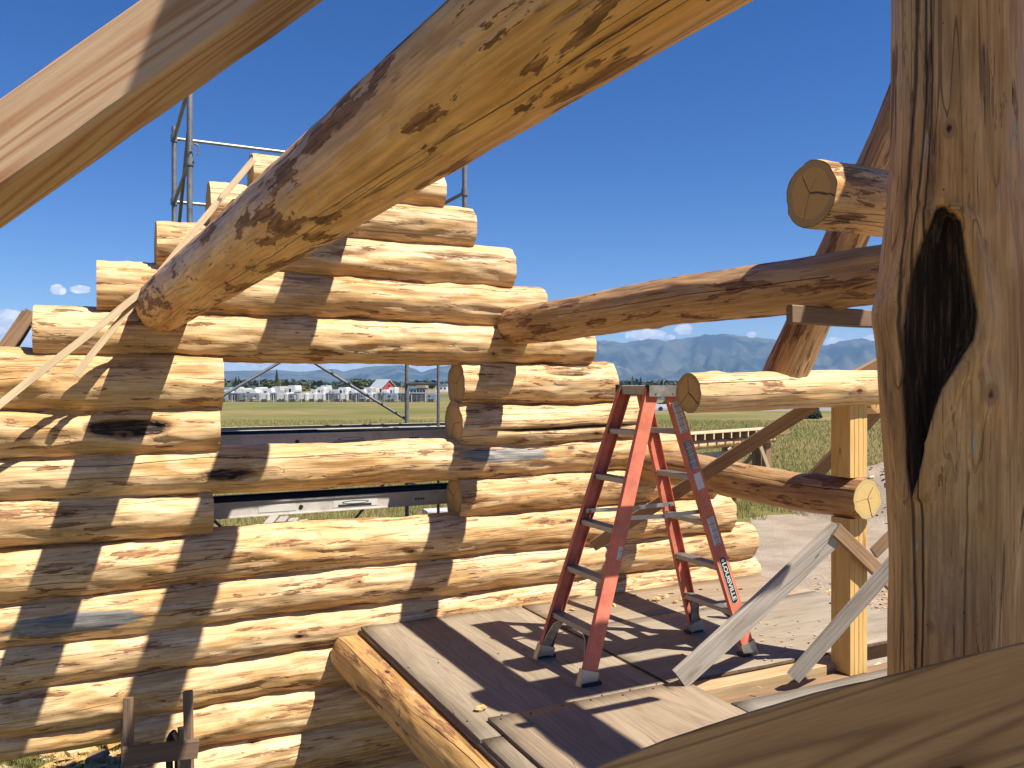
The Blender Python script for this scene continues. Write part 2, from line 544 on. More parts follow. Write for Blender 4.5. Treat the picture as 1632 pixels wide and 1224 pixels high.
def simple(name, c, rough=.5, metal=0., var=.12, vs=6., bump=.15, spec=.4, dirt=None, **kw):
    m, N = mat(name)
    co = N.objco(17)
    n1 = N.noise(co, vs, 5, .65)
    n2 = N.noise(co, vs * 9, 4, .7)
    c = tuple(c)
    b = N.mix(N.mr(n1, .3, .7), tuple(q * (1 - var) for q in c), tuple(min(1, q * (1 + var)) for q in c))
    b = N.mix(.35, b, N.mix(n2, (.78, .78, .78), (1.15, 1.15, 1.15)), 'MULTIPLY')
    if dirt:
        b = N.mix(N.m('MULTIPLY', N.mr(N.noise(co, vs * 1.7, 6, .7), .52, .7), .6), b, dirt)
    N.bsdf(b, N.mr(n1, .3, .7, max(0, rough - .08), min(1, rough + .12)), n2, bump, .004, spec, metal, **kw)
    return m


M_log = peeled_wood('peeled_pine')
M_log2 = peeled_wood('peeled_pine_shaved', pale=(.78, .555, .30), deep=(.65, .385, .15), bark_lo=.59, bark_hi=.605, bark=(.21, .105, .055))
M_near = peeled_wood('peeled_pine_large', tone=.1, patch=(2.1, 9.), cracks=(.0062, .0045, .0038, .003, .0024, .002), pale=(.82, .49, .21), deep=(.72, .375, .13), bark_lo=.556, bark_hi=.566, bark=(.16, .08, .045), scl=1.1, crackw=.0045)
M_post = peeled_wood('peeled_pine_grey_post', cracks=(.0042, .003, .0026, .0022, .0018, .0014), patch=(1.6, 10.), tone=.1, pale=(.72, .425, .18), deep=(.58, .30, .105), bark_lo=.615, bark_hi=.66, bark=(.13, .08, .05), scl=1.4,
                     crackw=.008, graylo=.64, hole_col=(.020, .013, .010))
M_end = end_grain('sawn_log_end')
M_end2 = end_grain('sawn_log_end_bright', (.66, .48, .20), (.58, .40, .16), (.52, .40, .18))
M_blog = peeled_wood('brown_peeled_pine', patch=(2.2, 12.), pale=(.52, .32, .15), deep=(.42, .235, .10), bark_lo=.56, bark_hi=.585, bark=(.14, .07, .04), tone=.2)
LOG = (M_log, M_end)
LOG2 = (M_log2, M_end)
M_fresh = sawn_wood('fresh_fir', (.62, .43, .28), (.56, .37, .23), (.40, .19, .09), ring=10, contrast=1.5)
M_fresh_e = sawn_wood('fresh_fir_end', (.6, .42, .25), (.5, .34, .2), (.36, .22, .12), ring=30)
M_lath = sawn_wood('pale_lath', (.66, .52, .34), (.58, .44, .28), (.46, .31, .17), ring=5, contrast=.6)
M_gray = sawn_wood('weathered_lumber', (.40, .36, .31), (.48, .43, .37), (.26, .22, .18), ring=8, contrast=.8, stain=.35)
M_graye = sawn_wood('weathered_lumber_end', (.2, .17, .14), (.26, .22, .18), (.12, .1, .08), ring=30)
M_dgray = sawn_wood('dark_weathered_lumber', (.25, .165, .11), (.19, .125, .085), (.11, .08, .06), ring=7, contrast=.8, stain=.35)
M_brown = sawn_wood('brown_lumber', (.36, .23, .13), (.28, .175, .10), (.17, .10, .06), ring=8, contrast=.8, stain=.3)
M_yel = sawn_wood('yellow_post_wood', (.70, .47, .18), (.64, .41, .15), (.52, .30, .10), ring=5, contrast=.5)
M_beam = sawn_wood('amber_beam_wood', (.60, .365, .17), (.49, .28, .125), (.26, .13, .06), ring=13, contrast=1.3, stain=.45, stainc=(.13, .09, .06))
M_tanl = sawn_wood('tan_lumber', (.50, .36, .20), (.44, .31, .17), (.34, .21, .10), ring=6, contrast=.7, stain=.3)
M_ply = []
for i, (a, b, d, st) in enumerate((((.35, .285, .21), (.29, .235, .17), (.18, .135, .09), .45), ((.35, .27, .19), (.30, .23, .16), (.20, .135, .085), .4),
                                   ((.34, .29, .225), (.30, .25, .19), (.21, .165, .115), .45), ((.27, .24, .205), (.32, .285, .24), (.19, .165, .13), .4))):
    M_ply.append(sawn_wood('plywood_face_%s' % 'abcd'[i], a, b, d, ring=9, contrast=.7, stain=st, stainc=(.20, .165, .125), rough=.8))
M_plye = simple('plywood_edge', (.16, .11, .07), .85, var=.3, vs=30)
M_orange = simple('orange_fibreglass', (.62, .175, .11), .6, var=.2, vs=9, bump=.1, dirt=(.46, .23, .18))
M_alu = simple('dull_aluminium', (.45, .44, .42), .42, .85, vs=12, dirt=(.25, .23, .2))
M_palu = simple('plank_side_aluminium', (.60, .56, .52), .5, .1, vs=8, dirt=(.42, .39, .36))
M_step = simple('step_aluminium', (.40, .38, .35), .5, .55, vs=14, dirt=(.30, .25, .2))
M_steel = simple('galvanised_tube', (.20, .205, .215), .5, .45, vs=15, dirt=(.13, .12, .11))
M_black = simple('black_rubber', (.02, .02, .022), .6)
M_deckblk = simple('black_plank_surface', (.012, .012, .012), .95, vs=20, spec=.05)
M_white = simple('white_sticker', (.62, .61, .58), .5, var=.05)
M_greyst = simple('grey_sticker', (.16, .16, .16), .5)
M_ink = simple('black_ink', (.02, .02, .02), .5, var=.05)
M_rope = simple('worn_steel', (.3, .3, .3), .4, .9)

# ------------------------------------------------------------------ ground and far land
ZG = -4.0
m, N = mat('meadow_ground')
wc = N.n('ShaderNodeNewGeometry').outputs['Position']
n1 = N.noise(wc, .045, 6, .6)
n2 = N.noise(wc, .35, 6, .65)
n3 = N.noise(wc, 6., 5, .7)
gcol = N.mix(N.mr(n1, .35, .65), (.115, .125, .036), (.25, .19, .085))
gcol = N.mix(N.m('MULTIPLY', N.mr(n2, .42, .62), .6), gcol, (.11, .13, .034))
gcol = N.mix(N.m('MULTIPLY', N.mr(n3, .4, .75), .35), gcol, (.30, .23, .11))
dl = N.n('ShaderNodeVectorMath', {0: wc}, operation='LENGTH').outputs['Value']
gcol = N.mix(N.mr(dl, 190, 260), gcol, N.mix(N.mr(N.noise(wc, .004, 4), .4, .62), (.28, .21, .10), (.08, .10, .045)))
N.bsdf(gcol, .95, n3, .6, .08, .1)
M_meadow = m
b = MB()
rad = [0, 4, 8, 14, 24, 40, 70, 120, 200, 400, 900, 2000, 4500, 9500]
na = 48
vs = [(0, 0, ZG)]
for r in rad[1:]:
    vs += [(r * math.cos(6.28318 * i / na), r * math.sin(6.28318 * i / na), ZG) for i in range(na)]
fs = [(0, 1 + i, 1 + (i + 1) % na) for i in range(na)]
for k in range(len(rad) - 2):
    o_ = 1 + k * na
    fs += [(o_ + i, o_ + na + i, o_ + na + (i + 1) % na, o_ + (i + 1) % na) for i in range(na)]
b.add(vs, fs)
tag(b.obj('meadow', M_meadow, M=Matrix()), 'wide flat meadow of green and straw coloured grass', kind='structure')

# gravel yard beside the house
m, N = mat('gravel_dirt')
wc = N.n('ShaderNodeNewGeometry').outputs['Position']
a = N.noise(wc, .8, 6, .65)
c = N.noise(wc, 14, 5, .75)
v = N.n('ShaderNodeTexVoronoi', {'Vector': wc, 'Scale': 16.}).outputs['Distance']
g = N.mix(N.mr(a, .35, .65), (.27, .215, .165), (.36, .295, .23))
g = N.mix(N.m('MULTIPLY', N.mr(c, .5, .7), .5), g, (.2, .155, .115))
sp = N.m('MULTIPLY', N.mr(v, .1, .2, 1., 0.), N.mr(N.noise(wc, 2.3, 3), .5, .6))
g = N.mix(N.m('MULTIPLY', sp, .6), g, (.5, .42, .3))
N.bsdf(g, .95, N.m('ADD', c, N.m('MULTIPLY', v, .5)), .7, .03, .1)
M_gravel = m
pts = [P(1120, 850, Z=ZG), P(1165, 838, Z=ZG), P(1200, 826, Z=ZG), P(1255, 819, Z=ZG), P(1330, 817, Z=ZG), P(1390, 800, Z=ZG), P(1450, 790, Z=ZG),
       P(1650, 775, Z=ZG), Vector((40, 14, ZG)), Vector((30, -6, ZG)), Vector((2.5, -6, ZG)), Vector((2.5, 3, ZG)), Vector((5.6, 6.4, ZG)), P(1120, 960, Z=ZG)]
poly = []
for i, q in enumerate(pts):
    r_ = pts[(i + 1) % len(pts)]
    k = max(2, int((r_ - q).length / .25))
    for j in range(k):
        pnt = q.lerp(r_, j / k)
        off = Vector((mn.noise(pnt * 1.3), mn.noise(pnt * 1.3 + Vector((9, 3, 1))), 0)) * .5 + Vector((mn.noise(pnt * 7), mn.noise(pnt * 7 + Vector((2, 8, 1))), 0)) * .12
        poly.append(pnt + off)
b = MB()
from mathutils.geometry import tessellate_polygon
flatp = [Vector((q.x, q.y, 0)) for q in poly]
b.add([(q.x, q.y, ZG + .006) for q in poly], [f if (flatp[f[1]] - flatp[f[0]]).cross(flatp[f[2]] - flatp[f[0]]).z > 0 else f[::-1] for f in [tuple(t_) for t_ in tessellate_polygon([flatp])]])
tag(b.obj('gravel_yard', M_gravel, M=Matrix()), 'bare pinkish brown gravel yard beside the log house', kind='structure')

# road far right
m, N = mat('worn_asphalt')
wc = N.n('ShaderNodeNewGeometry').outputs['Position']
N.bsdf(N.mix(N.noise(wc, 2, 5), (.17, .16, .15), (.27, .26, .25)), .9, N.noise(wc, 60, 3), .3, .01)
M_road = m
b = MB()
q = [P(950, 657, Z=ZG), P(1750, 653, Z=ZG), P(1750, 644, Z=ZG), P(950, 647, Z=ZG)]
b.add([(v_.x, v_.y, ZG + .012) for v_ in q], [(0, 1, 2, 3)])
tag(b.obj('road', M_road, M=Matrix()), 'pale asphalt road crossing the meadow', kind='structure')

# mountains
prof = [(-3000, 592), (-600, 590), (0, 592), (350, 591), (400, 590), (440, 589), (480, 592), (520, 588), (535, 588), (548, 592), (562, 588), (590, 583), (640, 581), (660, 587),
        (672, 593), (690, 587), (705, 583), (740, 579), (800, 566), (870, 552), (940, 541), (965, 541), (995, 545), (1020, 540), (1040, 538), (1060, 541), (1085, 538), (1100, 536),
        (1127, 531), (1155, 530), (1180, 533), (1200, 536), (1230, 538), (1260, 545), (1290, 550), (1320, 548), (1345, 541), (1375, 537), (1395, 542), (1410, 540),
        (1450, 546), (1520, 552), (1600, 545), (1720, 556), (1900, 560), (2400, 566), (4000, 575)]


def prof_h(x):
    for (x0, y0), (x1, y1) in zip(prof, prof[1:]):
        if x0 <= x <= x1:
            f = (x - x0) / (x1 - x0)
            f = f * f * (3 - 2 * f) * .5 + f * .5
            return (612 - (y0 + (y1 - y0) * f))
    return 25


m, N = mat('forested_mountain')
wc = N.n('ShaderNodeNewGeometry').outputs['Position']
mp = N.vm('MULTIPLY', wc, (1, 1, .6))
a = N.noise(mp, .0016, 8, .62)
c = N.noise(mp, .009, 5, .7)
g = N.mix(N.mr(a, .4, .6), (.012, .026, .016), (.085, .095, .065))
g = N.mix(N.m('MULTIPLY', N.mr(c, .6, .74), .5), g, (.34, .32, .29))
N.bsdf(g, 1., None, spec=0.)
M_mtn = m
DM = 9000.
b = MB()
cols, rows = 900, 30
vs = []
for i in range(cols + 1):
    ang = -1.30 + 2.6 * i / cols
    t = math.tan(ang)
    x = 816 + 1313 * t
    hp = prof_h(max(-2999, min(3999, x)))
    dirv = Vector((SB + t * CB, CB - t * SB, 0)).normalized()
    for j in range(rows + 1):
        f = j / rows
        dd = 6200 + (DM - 6200) * f / .72
        # keep the crest at j/rows=.72
        hh = hp / 1313 * DM * math.cos(ang)
        sp = mn.ridged_multi_fractal(Vector((ang * 22, f * 2.2, 3)), 1.0, 2.1, 5, 1.0, 2.0) if f < .72 else 0
        if f <= .72:
            g_ = (f / .72)
            e = g_ ** 1.35
            z = hh * (e * (1 - .42 * (1 - e)) + (.30 * (sp - 1.0) + .10 * mn.noise(Vector((ang * 90, f * 9, 7)))) * 4 * e * (1 - e))
        else:
            z = hh * (1 - ((f - .72) / .28) ** 1.3 * 1.1)
        if abs(f - .72) < .02:
            z += hh * (.030 * mn.noise(Vector((ang * 150, 0, 0))) + .02 * mn.noise(Vector((ang * 420, 5, 0))))
        ddd = dd / max(.3, math.cos(ang)) if False else dd
        vs.append(dirv * ddd + Vector((0, 0, max(z, -30) + (0 if z > 5 else ZG))))
fs = [(i * (rows + 1) + j, (i + 1) * (rows + 1) + j, (i + 1) * (rows + 1) + j + 1, i * (rows + 1) + j + 1) for i in range(cols) for j in range(rows)]
b.add(vs, fs, smooth=True)
tag(b.obj('mountain_range', M_mtn, M=Matrix()), 'long blue hazy mountain range along the horizon', kind='structure')

# haze
hz, N = mat('haze_air')
N.n('ShaderNodeOutputMaterial', {'Volume': N.n('ShaderNodeVolumePrincipled', {'Color': (.34, .58, 1., 1), 'Density': .85e-4, 'Anisotropy': 0.}).outputs[0]})
b = MB()
b.box((-13500, -13500, ZG - 1), (13500, 13500, 600))
o = b.obj('haze', hz, M=Matrix())
tag(o, 'thin blue air between the camera and the mountains', kind='stuff')

# ------------------------------------------------------------------ far trees, lot, barn
M_leafd = simple('dark_foliage', (.035, .055, .025), .8, var=.35, vs=.8, bump=0)
M_leafm = simple('mid_foliage', (.065, .095, .03), .8, var=.3, vs=.8, bump=0)
M_leafy = simple('yellow_foliage', (.16, .15, .045), .8, var=.3, vs=.8, bump=0)
M_spruce = simple('blue_spruce_foliage', (.03, .055, .045), .8, var=.3, vs=4, bump=0)
M_trunk = simple('bark', (.09, .065, .045), .9, var=.3, vs=6)


def leafs(b, rnd, cx, cy, cz, rx, rz, n, s, conic=False, shape=1.):
    for _ in range(n):
        if conic:
            f = rnd.random() ** .6
            z = cz + rz * (1 - f)
            rr = rx * f * (.35 + .65 * rnd.random())
            a = rnd.random() * 6.283
            p = Vector((cx + rr * math.cos(a), cy + rr * math.sin(a), z))
        else:
            u = Vector((rnd.gauss(0, 1), rnd.gauss(0, 1), rnd.gauss(0, 1))).normalized()
            rr = (.55 + .45 * rnd.random()) * (1 + .35 * mn.noise(u * 2 + Vector((cx, cy, 0))))
            p = Vector((cx + u.x * rx * rr, cy + u.y * rx * rr, cz + u.z * rz * rr))
        a = Vector((rnd.uniform(-1, 1), rnd.uniform(-1, 1), rnd.uniform(-.7, .7))).normalized()
        c = a.cross(Vector((rnd.uniform(-1, 1), rnd.uniform(-1, 1), rnd.uniform(-1, 1)))).normalized()
        ss = s * rnd.uniform(.6, 1.3)
        b.add([p - a * ss, p + c * ss * .6, p + a * ss, p - c * ss * .6], [(0, 1, 2, 3)])


def tree(name, px, d, h, wd, leaf, kind, label, seed, group=None, n=320):
    q = P(px, 612, d=d)
    t = thing(name, (q.x, q.y, ZG), label, 'tree', group)
    rnd = random.Random(seed)
    b = MB()
    b.tube((q.x, q.y, ZG), (q.x, q.y, ZG + h * .75), wd * .05, 7, 0, wd * .015)
    for k in range(6):
        a = k * 1.9
        z = ZG + h * (.25 + .08 * k)
        b.tube((q.x, q.y, z), (q.x + wd * .3 * math.cos(a), q.y + wd * .3 * math.sin(a), z + h * .15), wd * .018, 5, 0, wd * .006)
    b.obj('trunk', M_trunk, t)
    b = MB()
    if kind == 'conifer':
        leafs(b, rnd, q.x, q.y, ZG + h * .06, wd * .5, h * .94, n, wd * .13, True)
    elif kind == 'poplar':
        leafs(b, rnd, q.x, q.y, ZG + h * .55, wd * .4, h * .45, n, wd * .16)
    else:
        for k in range(5):
            leafs(b, rnd, q.x + rnd.uniform(-.28, .28) * wd, q.y + rnd.uniform(-.28, .28) * wd, ZG + h * rnd.uniform(.4, .68), wd * .26, h * .28, n // 5, wd * .08)
    b.obj('crown', leaf, t)


tree('tall_conifer', 441, 520, 13.2, 4.6, M_leafd, 'conifer', 'tall dark pointed conifer above the round tree by the trailers', 1)
tree('round_tree', 429, 500, 8.6, 9.0, M_leafm, 'round', 'broad round green tree left of the tall conifer', 2, n=500)
tree('pine_tree', 376, 520, 8.6, 4.2, M_leafd, 'conifer', 'dark pine standing furthest left behind the teal roofed shed', 3)
tree('pine_tree', 380.5, 530, 9.0, 3.2, M_leafd, 'conifer', 'slim dark pine touching the pine behind the teal shed', 4)
tree('grey_tree', 444, 480, 7.0, 3.2, M_leafy, 'poplar', 'small pale grey green tree in front of the tall conifer', 5)
tree('pine_tree', 468, 540, 8.4, 4.4, M_leafd, 'round', 'dark bushy tree right of the tall conifer', 6)
tree('pine_tree', 478, 530, 6.9, 2.6, M_leafd, 'conifer', 'small dark pine right of the bushy tree', 7)
tree('bush_tree', 572, 430, 7.2, 12., M_leafm, 'round', 'wide bright green tree left of the red barn', 8, n=600)
tree('spruce_tree', 1294, 95, 2.3, 2.3, M_spruce, 'conifer', 'small dark blue spruce alone in the meadow near the road', 9, n=900)
tree('pine_tree', 1008, 480, 8.5, 4, M_leafd, 'conifer', 'dark pine behind the ladder top beside the street lamp', 10)
tree('pine_tree', 1021, 500, 8.3, 4, M_leafd, 'conifer', 'dark pine just right of the street lamp', 11)

b = MB()
rnd = random.Random(5)
for i in range(420):
    x = rnd.uniform(-700, 2300)
    d = rnd.uniform(560, 1000)
    t_ = (x - 816) / 1313
    q = P(x, 612, d=d)
    hgt = 4 + d * rnd.uniform(1.5, 6.5) / 1313 * (1 + .5 * mn.noise(Vector((x * .01, 3, 0))))
    wd = rnd.uniform(6, 15)
    leafs(b, rnd, q.x, q.y, ZG + hgt * .5, wd, hgt * .5, 40, wd * .24)
tag(b.obj('distant_treeline', M_leafd), 'dark band of far trees along the horizon', 'woodland', kind='stuff')
b = MB()
for i in range(26):
    q = P(rnd.uniform(440, 490), 612, d=rnd.uniform(430, 470))
    leafs(b, rnd, q.x, q.y, ZG + 1.2, rnd.uniform(3, 5), rnd.uniform(1., 2.2), 40, .8)
tag(b.obj('yellow_shrubs', M_leafy), 'low yellow green shrubs behind the trailers', 'shrubs', kind='stuff')

M_tw = simple('white_panel', (.62, .63, .64), .45, var=.05, vs=.5, bump=.02)
M_tg = simple('grey_panel', (.17, .20, .24), .5, var=.1, vs=.5, bump=.02)
M_tb = simple('bluegrey_panel', (.22, .28, .37), .5, var=.1, vs=.5, bump=.02)
M_to = simple('cream_panel', (.55, .50, .40), .5, var=.06, vs=.5, bump=.02)
M_tl = simple('pale_grey_panel', (.42, .45, .49), .5, var=.06, vs=.5, bump=.02)
M_td = simple('dark_panel', (.05, .052, .058), .5, var=.2, vs=.7, bump=.02)
M_win = simple('dark_window', (.02, .025, .03), .15, var=.1, bump=0)
M_tire = simple('tyre_rubber', (.02, .02, .02), .8)
M_red = simple('red_barn_boards', (.36, .055, .05), .7, var=.1, vs=.6)
M_roofm = simple('pale_metal_roof', (.50, .55, .56), .45, .1, var=.07, vs=.4)
M_tan = simple('tan_wall', (.30, .24, .18), .8, vs=.4)
M_teal = simple('teal_roof', (.20, .42, .45), .6, vs=.4)
M_mast = simple('grey_mast', (.33, .33, .32), .6)
VDIR = Vector((SB, CB, 0))
RDIR = Vector((CB, -SB, 0))


def facing(px, y=None, d=None):
    """matrix at ground, local x to the right of the view, local y away"""
    q = P(px, 612, d=d)
    M = Matrix((RDIR, VDIR, Vector((0, 0, 1)))).transposed().to_4x4()
    M.translation = (q.x, q.y, ZG)
    return M


def trailer(px0, px1, d, h, body, label, seed, fifth=False, win=True, group=None):
    M = facing((px0 + px1) / 2, d=d)
    t = thing('trailer' if not fifth else 'camper_trailer', M.translation, label, 'trailer', group)
    wd = (px1 - px0) / 1313 * d
    rnd = random.Random(seed)
    L = rnd.uniform(5, 7)
    b = MB()
    c = min(.3, wd * .12)
    a = wd / 2
    if fifth:
        poly = [(-a, .55), (a * .55, .55), (a * .6, h * .5), (a * .97, h * .58), (a, h * .72), (a * .86, h - .12), (a * .7, h), (-a + c, h), (-a, h - c)]
    else:
        poly = [(-a, .45), (a, .45), (a, h - c), (a - c, h), (-a + c, h), (-a, h - c)]
    b.prism(poly, 0, L, M=M)
    b.obj('body', body, t)
    if win:
        for k in range(1 if wd < 3 else 2):
            b = MB()
            x0 = -a * .6 + k * a * .9
            b.box((x0, -.03, h * .55), (x0 + min(.9, a * .5), .02, h * .78), M=M)
            b.obj('window', M_win, t)
    b = MB()
    b.box((a * .45 if fifth else a * .35, -.03, .62), (a * .62 if not fifth else a * .54, .02, h * .8 if not fifth else h * .48), M=M)
    b.obj('door', M_tg if body is not M_tg else M_tw, t)
    for k in (-1, 1):
        b = MB()
        p_ = M @ Vector((k * a * .3 - a * .1, -.05, .36)); p2 = M @ Vector((k * a * .3 - a * .1, .2, .36))
        b.tube(p_, p2, .36, 10)
        b.obj('wheel', M_tire, t)
    return t


def carport(px0, px1, d, h, label, seed):
    M = facing((px0 + px1) / 2, d=d)
    t = thing('storage_shed', M.translation, label, 'shed', 'open fronted storage sheds along the trailer lot fence')
    a = (px1 - px0) / 1313 * d / 2
    b = MB().box((-a, -.2, h - .22), (a, 6, h), M=M); b.obj('roof', M_tb, t)
    b = MB().box((-a, 5.8, 0), (a, 6, h - .23), M=M); b.obj('back_wall', M_td, t)
    for k in range(4):
        x = -a + .1 + k * (2 * a - .2) / 3
        b = MB().box((x - .07, -.1, 0), (x + .07, .05, h - .23), M=M); b.obj('post', M_tg, t)
    b = MB().box((-a * .75, 1.2, .3), (a * .55, 4.5, h * .72), M=M); b.obj('stored_trailer_body', M_td if seed % 2 else M_tg, t)


D1 = 182.
front = [(349, 361, 'b'), (362, 380, 'd'), (381, 413, 'g'), (415, 428, 'w'), (429, 440, 'd'), (441, 458, 'w'), (459, 474, 'g'), (476, 489, 'w'), (491, 503, 'w'), (505, 517, 'w'),
         (519, 532, 'd'), (533, 542, 'g'), (543, 554, 'w'), (555, 572, 'd'), (573, 582, 'b'), (583, 593, 'w'), (594, 601, 'g'), (602, 613, 'd'), (614, 633, 'b'),
         (634, 647, 'd'), (648, 673, 'd'), (679, 695, 'b')]
names_ = ['leftmost', 'second', 'third', 'fourth', 'fifth', 'sixth', 'seventh', 'eighth', 'ninth', 'tenth']
cnt = {}
for i, (a0, a1, k) in enumerate(front):
    cnt[k] = cnt.get(k, 0) + 1
    nm = names_[cnt[k] - 1]
    nm = nm if nm == 'leftmost' else nm + ' from the left of the'
    d = D1 + (i % 3) * 1.2
    if k == 'd':
        carport(a0, a1, d, 2.05, (nm + ' open dark storage sheds at the lot fence') if nm != 'leftmost' else 'leftmost open dark storage shed at the lot fence', i)
    else:
        bodyn = {'w': ('white', M_tw), 'g': ('grey', M_tg), 'b': ('blue grey', M_tb)}[k]
        hh = {'w': 2.0, 'g': 1.9, 'b': 1.95}[k]
        trailer(a0, a1, d, hh, bodyn[1], ('%s %s box trailer in the front row by the fence' % (nm, bodyn[0])) if nm == 'leftmost' else '%s %s box trailers in the front row' % (nm, bodyn[0]), i,
                win=(k != 'w'), group='box trailers parked in the front row of the lot')
back = [(352, 365), (366, 377), (378, 388), (389, 407), (407, 413), (418, 432), (433, 446), (446, 457), (458, 470), (496, 503), (505, 515), (511, 520), (527, 538), (539, 551), (555, 565), (571, 580),
        (580, 590), (590, 599), (608, 616), (620, 629)]
for i, (a0, a1) in enumerate(back):
    nm = ['leftmost', 'second', 'third', 'fourth', 'fifth', 'sixth', 'seventh', 'eighth', 'ninth', 'tenth', 'eleventh', 'twelfth', 'thirteenth', 'fourteenth', 'fifteenth', 'sixteenth',
          'seventeenth', 'eighteenth', 'nineteenth', 'twentieth'][i]
    trailer(a0, a1 + 1, 203 + (i * 7 % 5) * 1.7, 2.6 + .75 * (i in (11, 6, 8)) + .28 * (i * 5 % 3), (M_tw, M_to, M_tw, M_tl, M_tw)[i * 3 % 5], ('leftmost' if i == 0 else nm + ' from the left') + ' of the pale campers behind the front row', 50 + i, fifth=i % 3 != 1,
            group='pale campers in the back row of the lot')
# chain link fence posts and rail in front of the lot
t = thing('lot_fence', facing(520, d=178).translation, 'thin grey chain link fence along the edge of the trailer lot', 'fence')
b = MB()
for x in range(348, 700, 2):
    M = facing(x, d=178)
    b.tube(M @ Vector((0, 0, 0)), M @ Vector((.27, 0, 1.5)), .012, 3)
    b.tube(M @ Vector((.27, 0, 0)), M @ Vector((0, 0, 1.5)), .012, 3)
tag(b.obj('wire_mesh', M_mast, t), kind='stuff')
for x in range(348, 702, 22):
    M = facing(x, d=178)
    MB().tube(M @ Vector((0, 0, 0)), M @ Vector((0, 0, 1.75)), .05, 6).obj('fence_post', M_tw, t)
MB().tube(facing(348, d=178) @ Vector((0, 0, 1.6)), facing(700, d=178) @ Vector((0, 0, 1.6)), .035, 5).obj('fence_rail', M_mast, t)

# barn
M = facing(620, d=330) @ Matrix.Rotation(R(40), 4, 'Z')
t = thing('barn', M.translation, 'red barn with a pale metal roof behind the white campers', 'barn')
MB().prism([(-3.4, 0), (3.4, 0), (3.4, 2.4), (0, 5.6), (-3.4, 2.4)], -0.01, 9, M=M @ Matrix.Rotation(R(0), 4, 'Z')).obj('wall', M_red, t)
MB().prism([(3.9, 1.95), (4.0, 2.1), (0, 5.95), (0, 5.72)], -.5, 9.5, M=M).obj('roof_slope', M_roofm, t)
MB().prism([(-3.9, 1.95), (0, 5.72), (0, 5.95), (-4.0, 2.1)], -.5, 9.5, M=M).obj('roof_slope', M_roofm, t)
MB().box((-.4, -.06, 2.9), (.4, -.012, 3.7), M=M).obj('window', M_win, t)


def shed(px0, px1, d, h, wallm, roofm, label, name='building', cat='building', wins=3):
    M = facing((px0 + px1) / 2, d=d)
    t = thing(name, M.translation, label, cat)
    a = (px1 - px0) / 1313 * d / 2
    MB().box((-a, 0, 0), (a, 8, h), M=M).obj('wall', wallm, t)
    MB().prism([(-a - .3, h + .01), (a + .3, h + .01), (a, h + .9), (-a, h + .9)], -.3, 8.3, M=M).obj('roof', roofm, t)
    for k in range(wins):
        x = -a + (k + .5) * 2 * a / wins
        f = MB().box((x - .5, -.05, h * .4), (x + .5, -.004, h * .75), M=M).obj('window', M_tw, t)
        MB().box((x - .42, -.09, h * .44), (x + .42, -.055, h * .71), M=M).obj('pane', M_win, f)
    return t


shed(359, 378, 330, 1.9, M_td, M_teal, 'low shed with a teal roof at the far left of the lot')
shed(379, 416, 340, 1.5, M_tan, M_tb, 'long low building with a blue grey roof behind the lot')
shed(648, 664, 300, 2.3, M_tw, M_tb, 'low white building seen between the two scaffold tubes')
shed(664, 678, 290, 2.6, M_tan, M_tan, 'low orange tan building right of the white one by the barn')
shed(694, 712, 420, 3.2, M_tw, M_tg, 'pale house among the trees near the window opening edge')
shed(984, 999, 170, 2.0, M_tan, M_tan, 'tan windowless block left of the ladder top', wins=1)
shed(1020, 1068, 300, 2.6, M_tb, M_tb, 'long blue grey building behind the ladder top', wins=6)
shed(1066, 1080, 290, 2.5, M_tw, M_tw, 'small bright white building beside the long blue one', wins=2)
shed(1046, 1092, 205, 1.9, M_tg, M_tg, 'grey low building right of the ladder top', wins=4)


def lamp_mast(px, d, y_top, ax, label, name='street_lamp', cat='street lamp', group=None):
    M = facing(px, d=d)
    H = (612 - y_top) / 1313 * d - ZG
    t = thing(name, M.translation, label, cat, group)
    MB().tube(M @ Vector((0, 0, 0)), M @ Vector((0, 0, H)), .09, 6, 0, .06).obj('pole', M_mast, t)
    if ax:
        MB().tube(M @ Vector((0, 0, H)), M @ Vector((ax, 0, H + abs(ax) * .35)), .05, 5).obj('arm', M_mast, t)
        MB().box((ax - .5, -.15, H + abs(ax) * .33), (ax + .3, .15, H + abs(ax) * .33 + .16), M=M).obj('lamp_head', M_tw, t)
    else:
        MB().box((-1.1, -.06, H - 1.), (1.1, .06, H - .85), M=M).obj('crossarm', M_trunk, t)
    return t


lamp_mast(413, 240, 584, 2.2, 'grey street lamp with its arm to the right, behind the trailers')
lamp_mast(1007, 215, 592, -3.4, 'street lamp with a long arm left of the orange ladder top')
lamp_mast(494, 400, 598, 0, 'wooden power pole left of the other, above the trailers', 'power_pole', 'utility pole')
lamp_mast(516, 410, 600, 0, 'wooden power pole right of the other, above the trailers', 'power_pole', 'utility pole')
lamp_mast(558, 420, 602, 0, 'wooden power pole beside the bright green tree', 'power_pole', 'utility pole')
lamp_mast(1057, 300, 601, 0, 'wooden power pole above the long blue grey building', 'power_pole', 'utility pole')


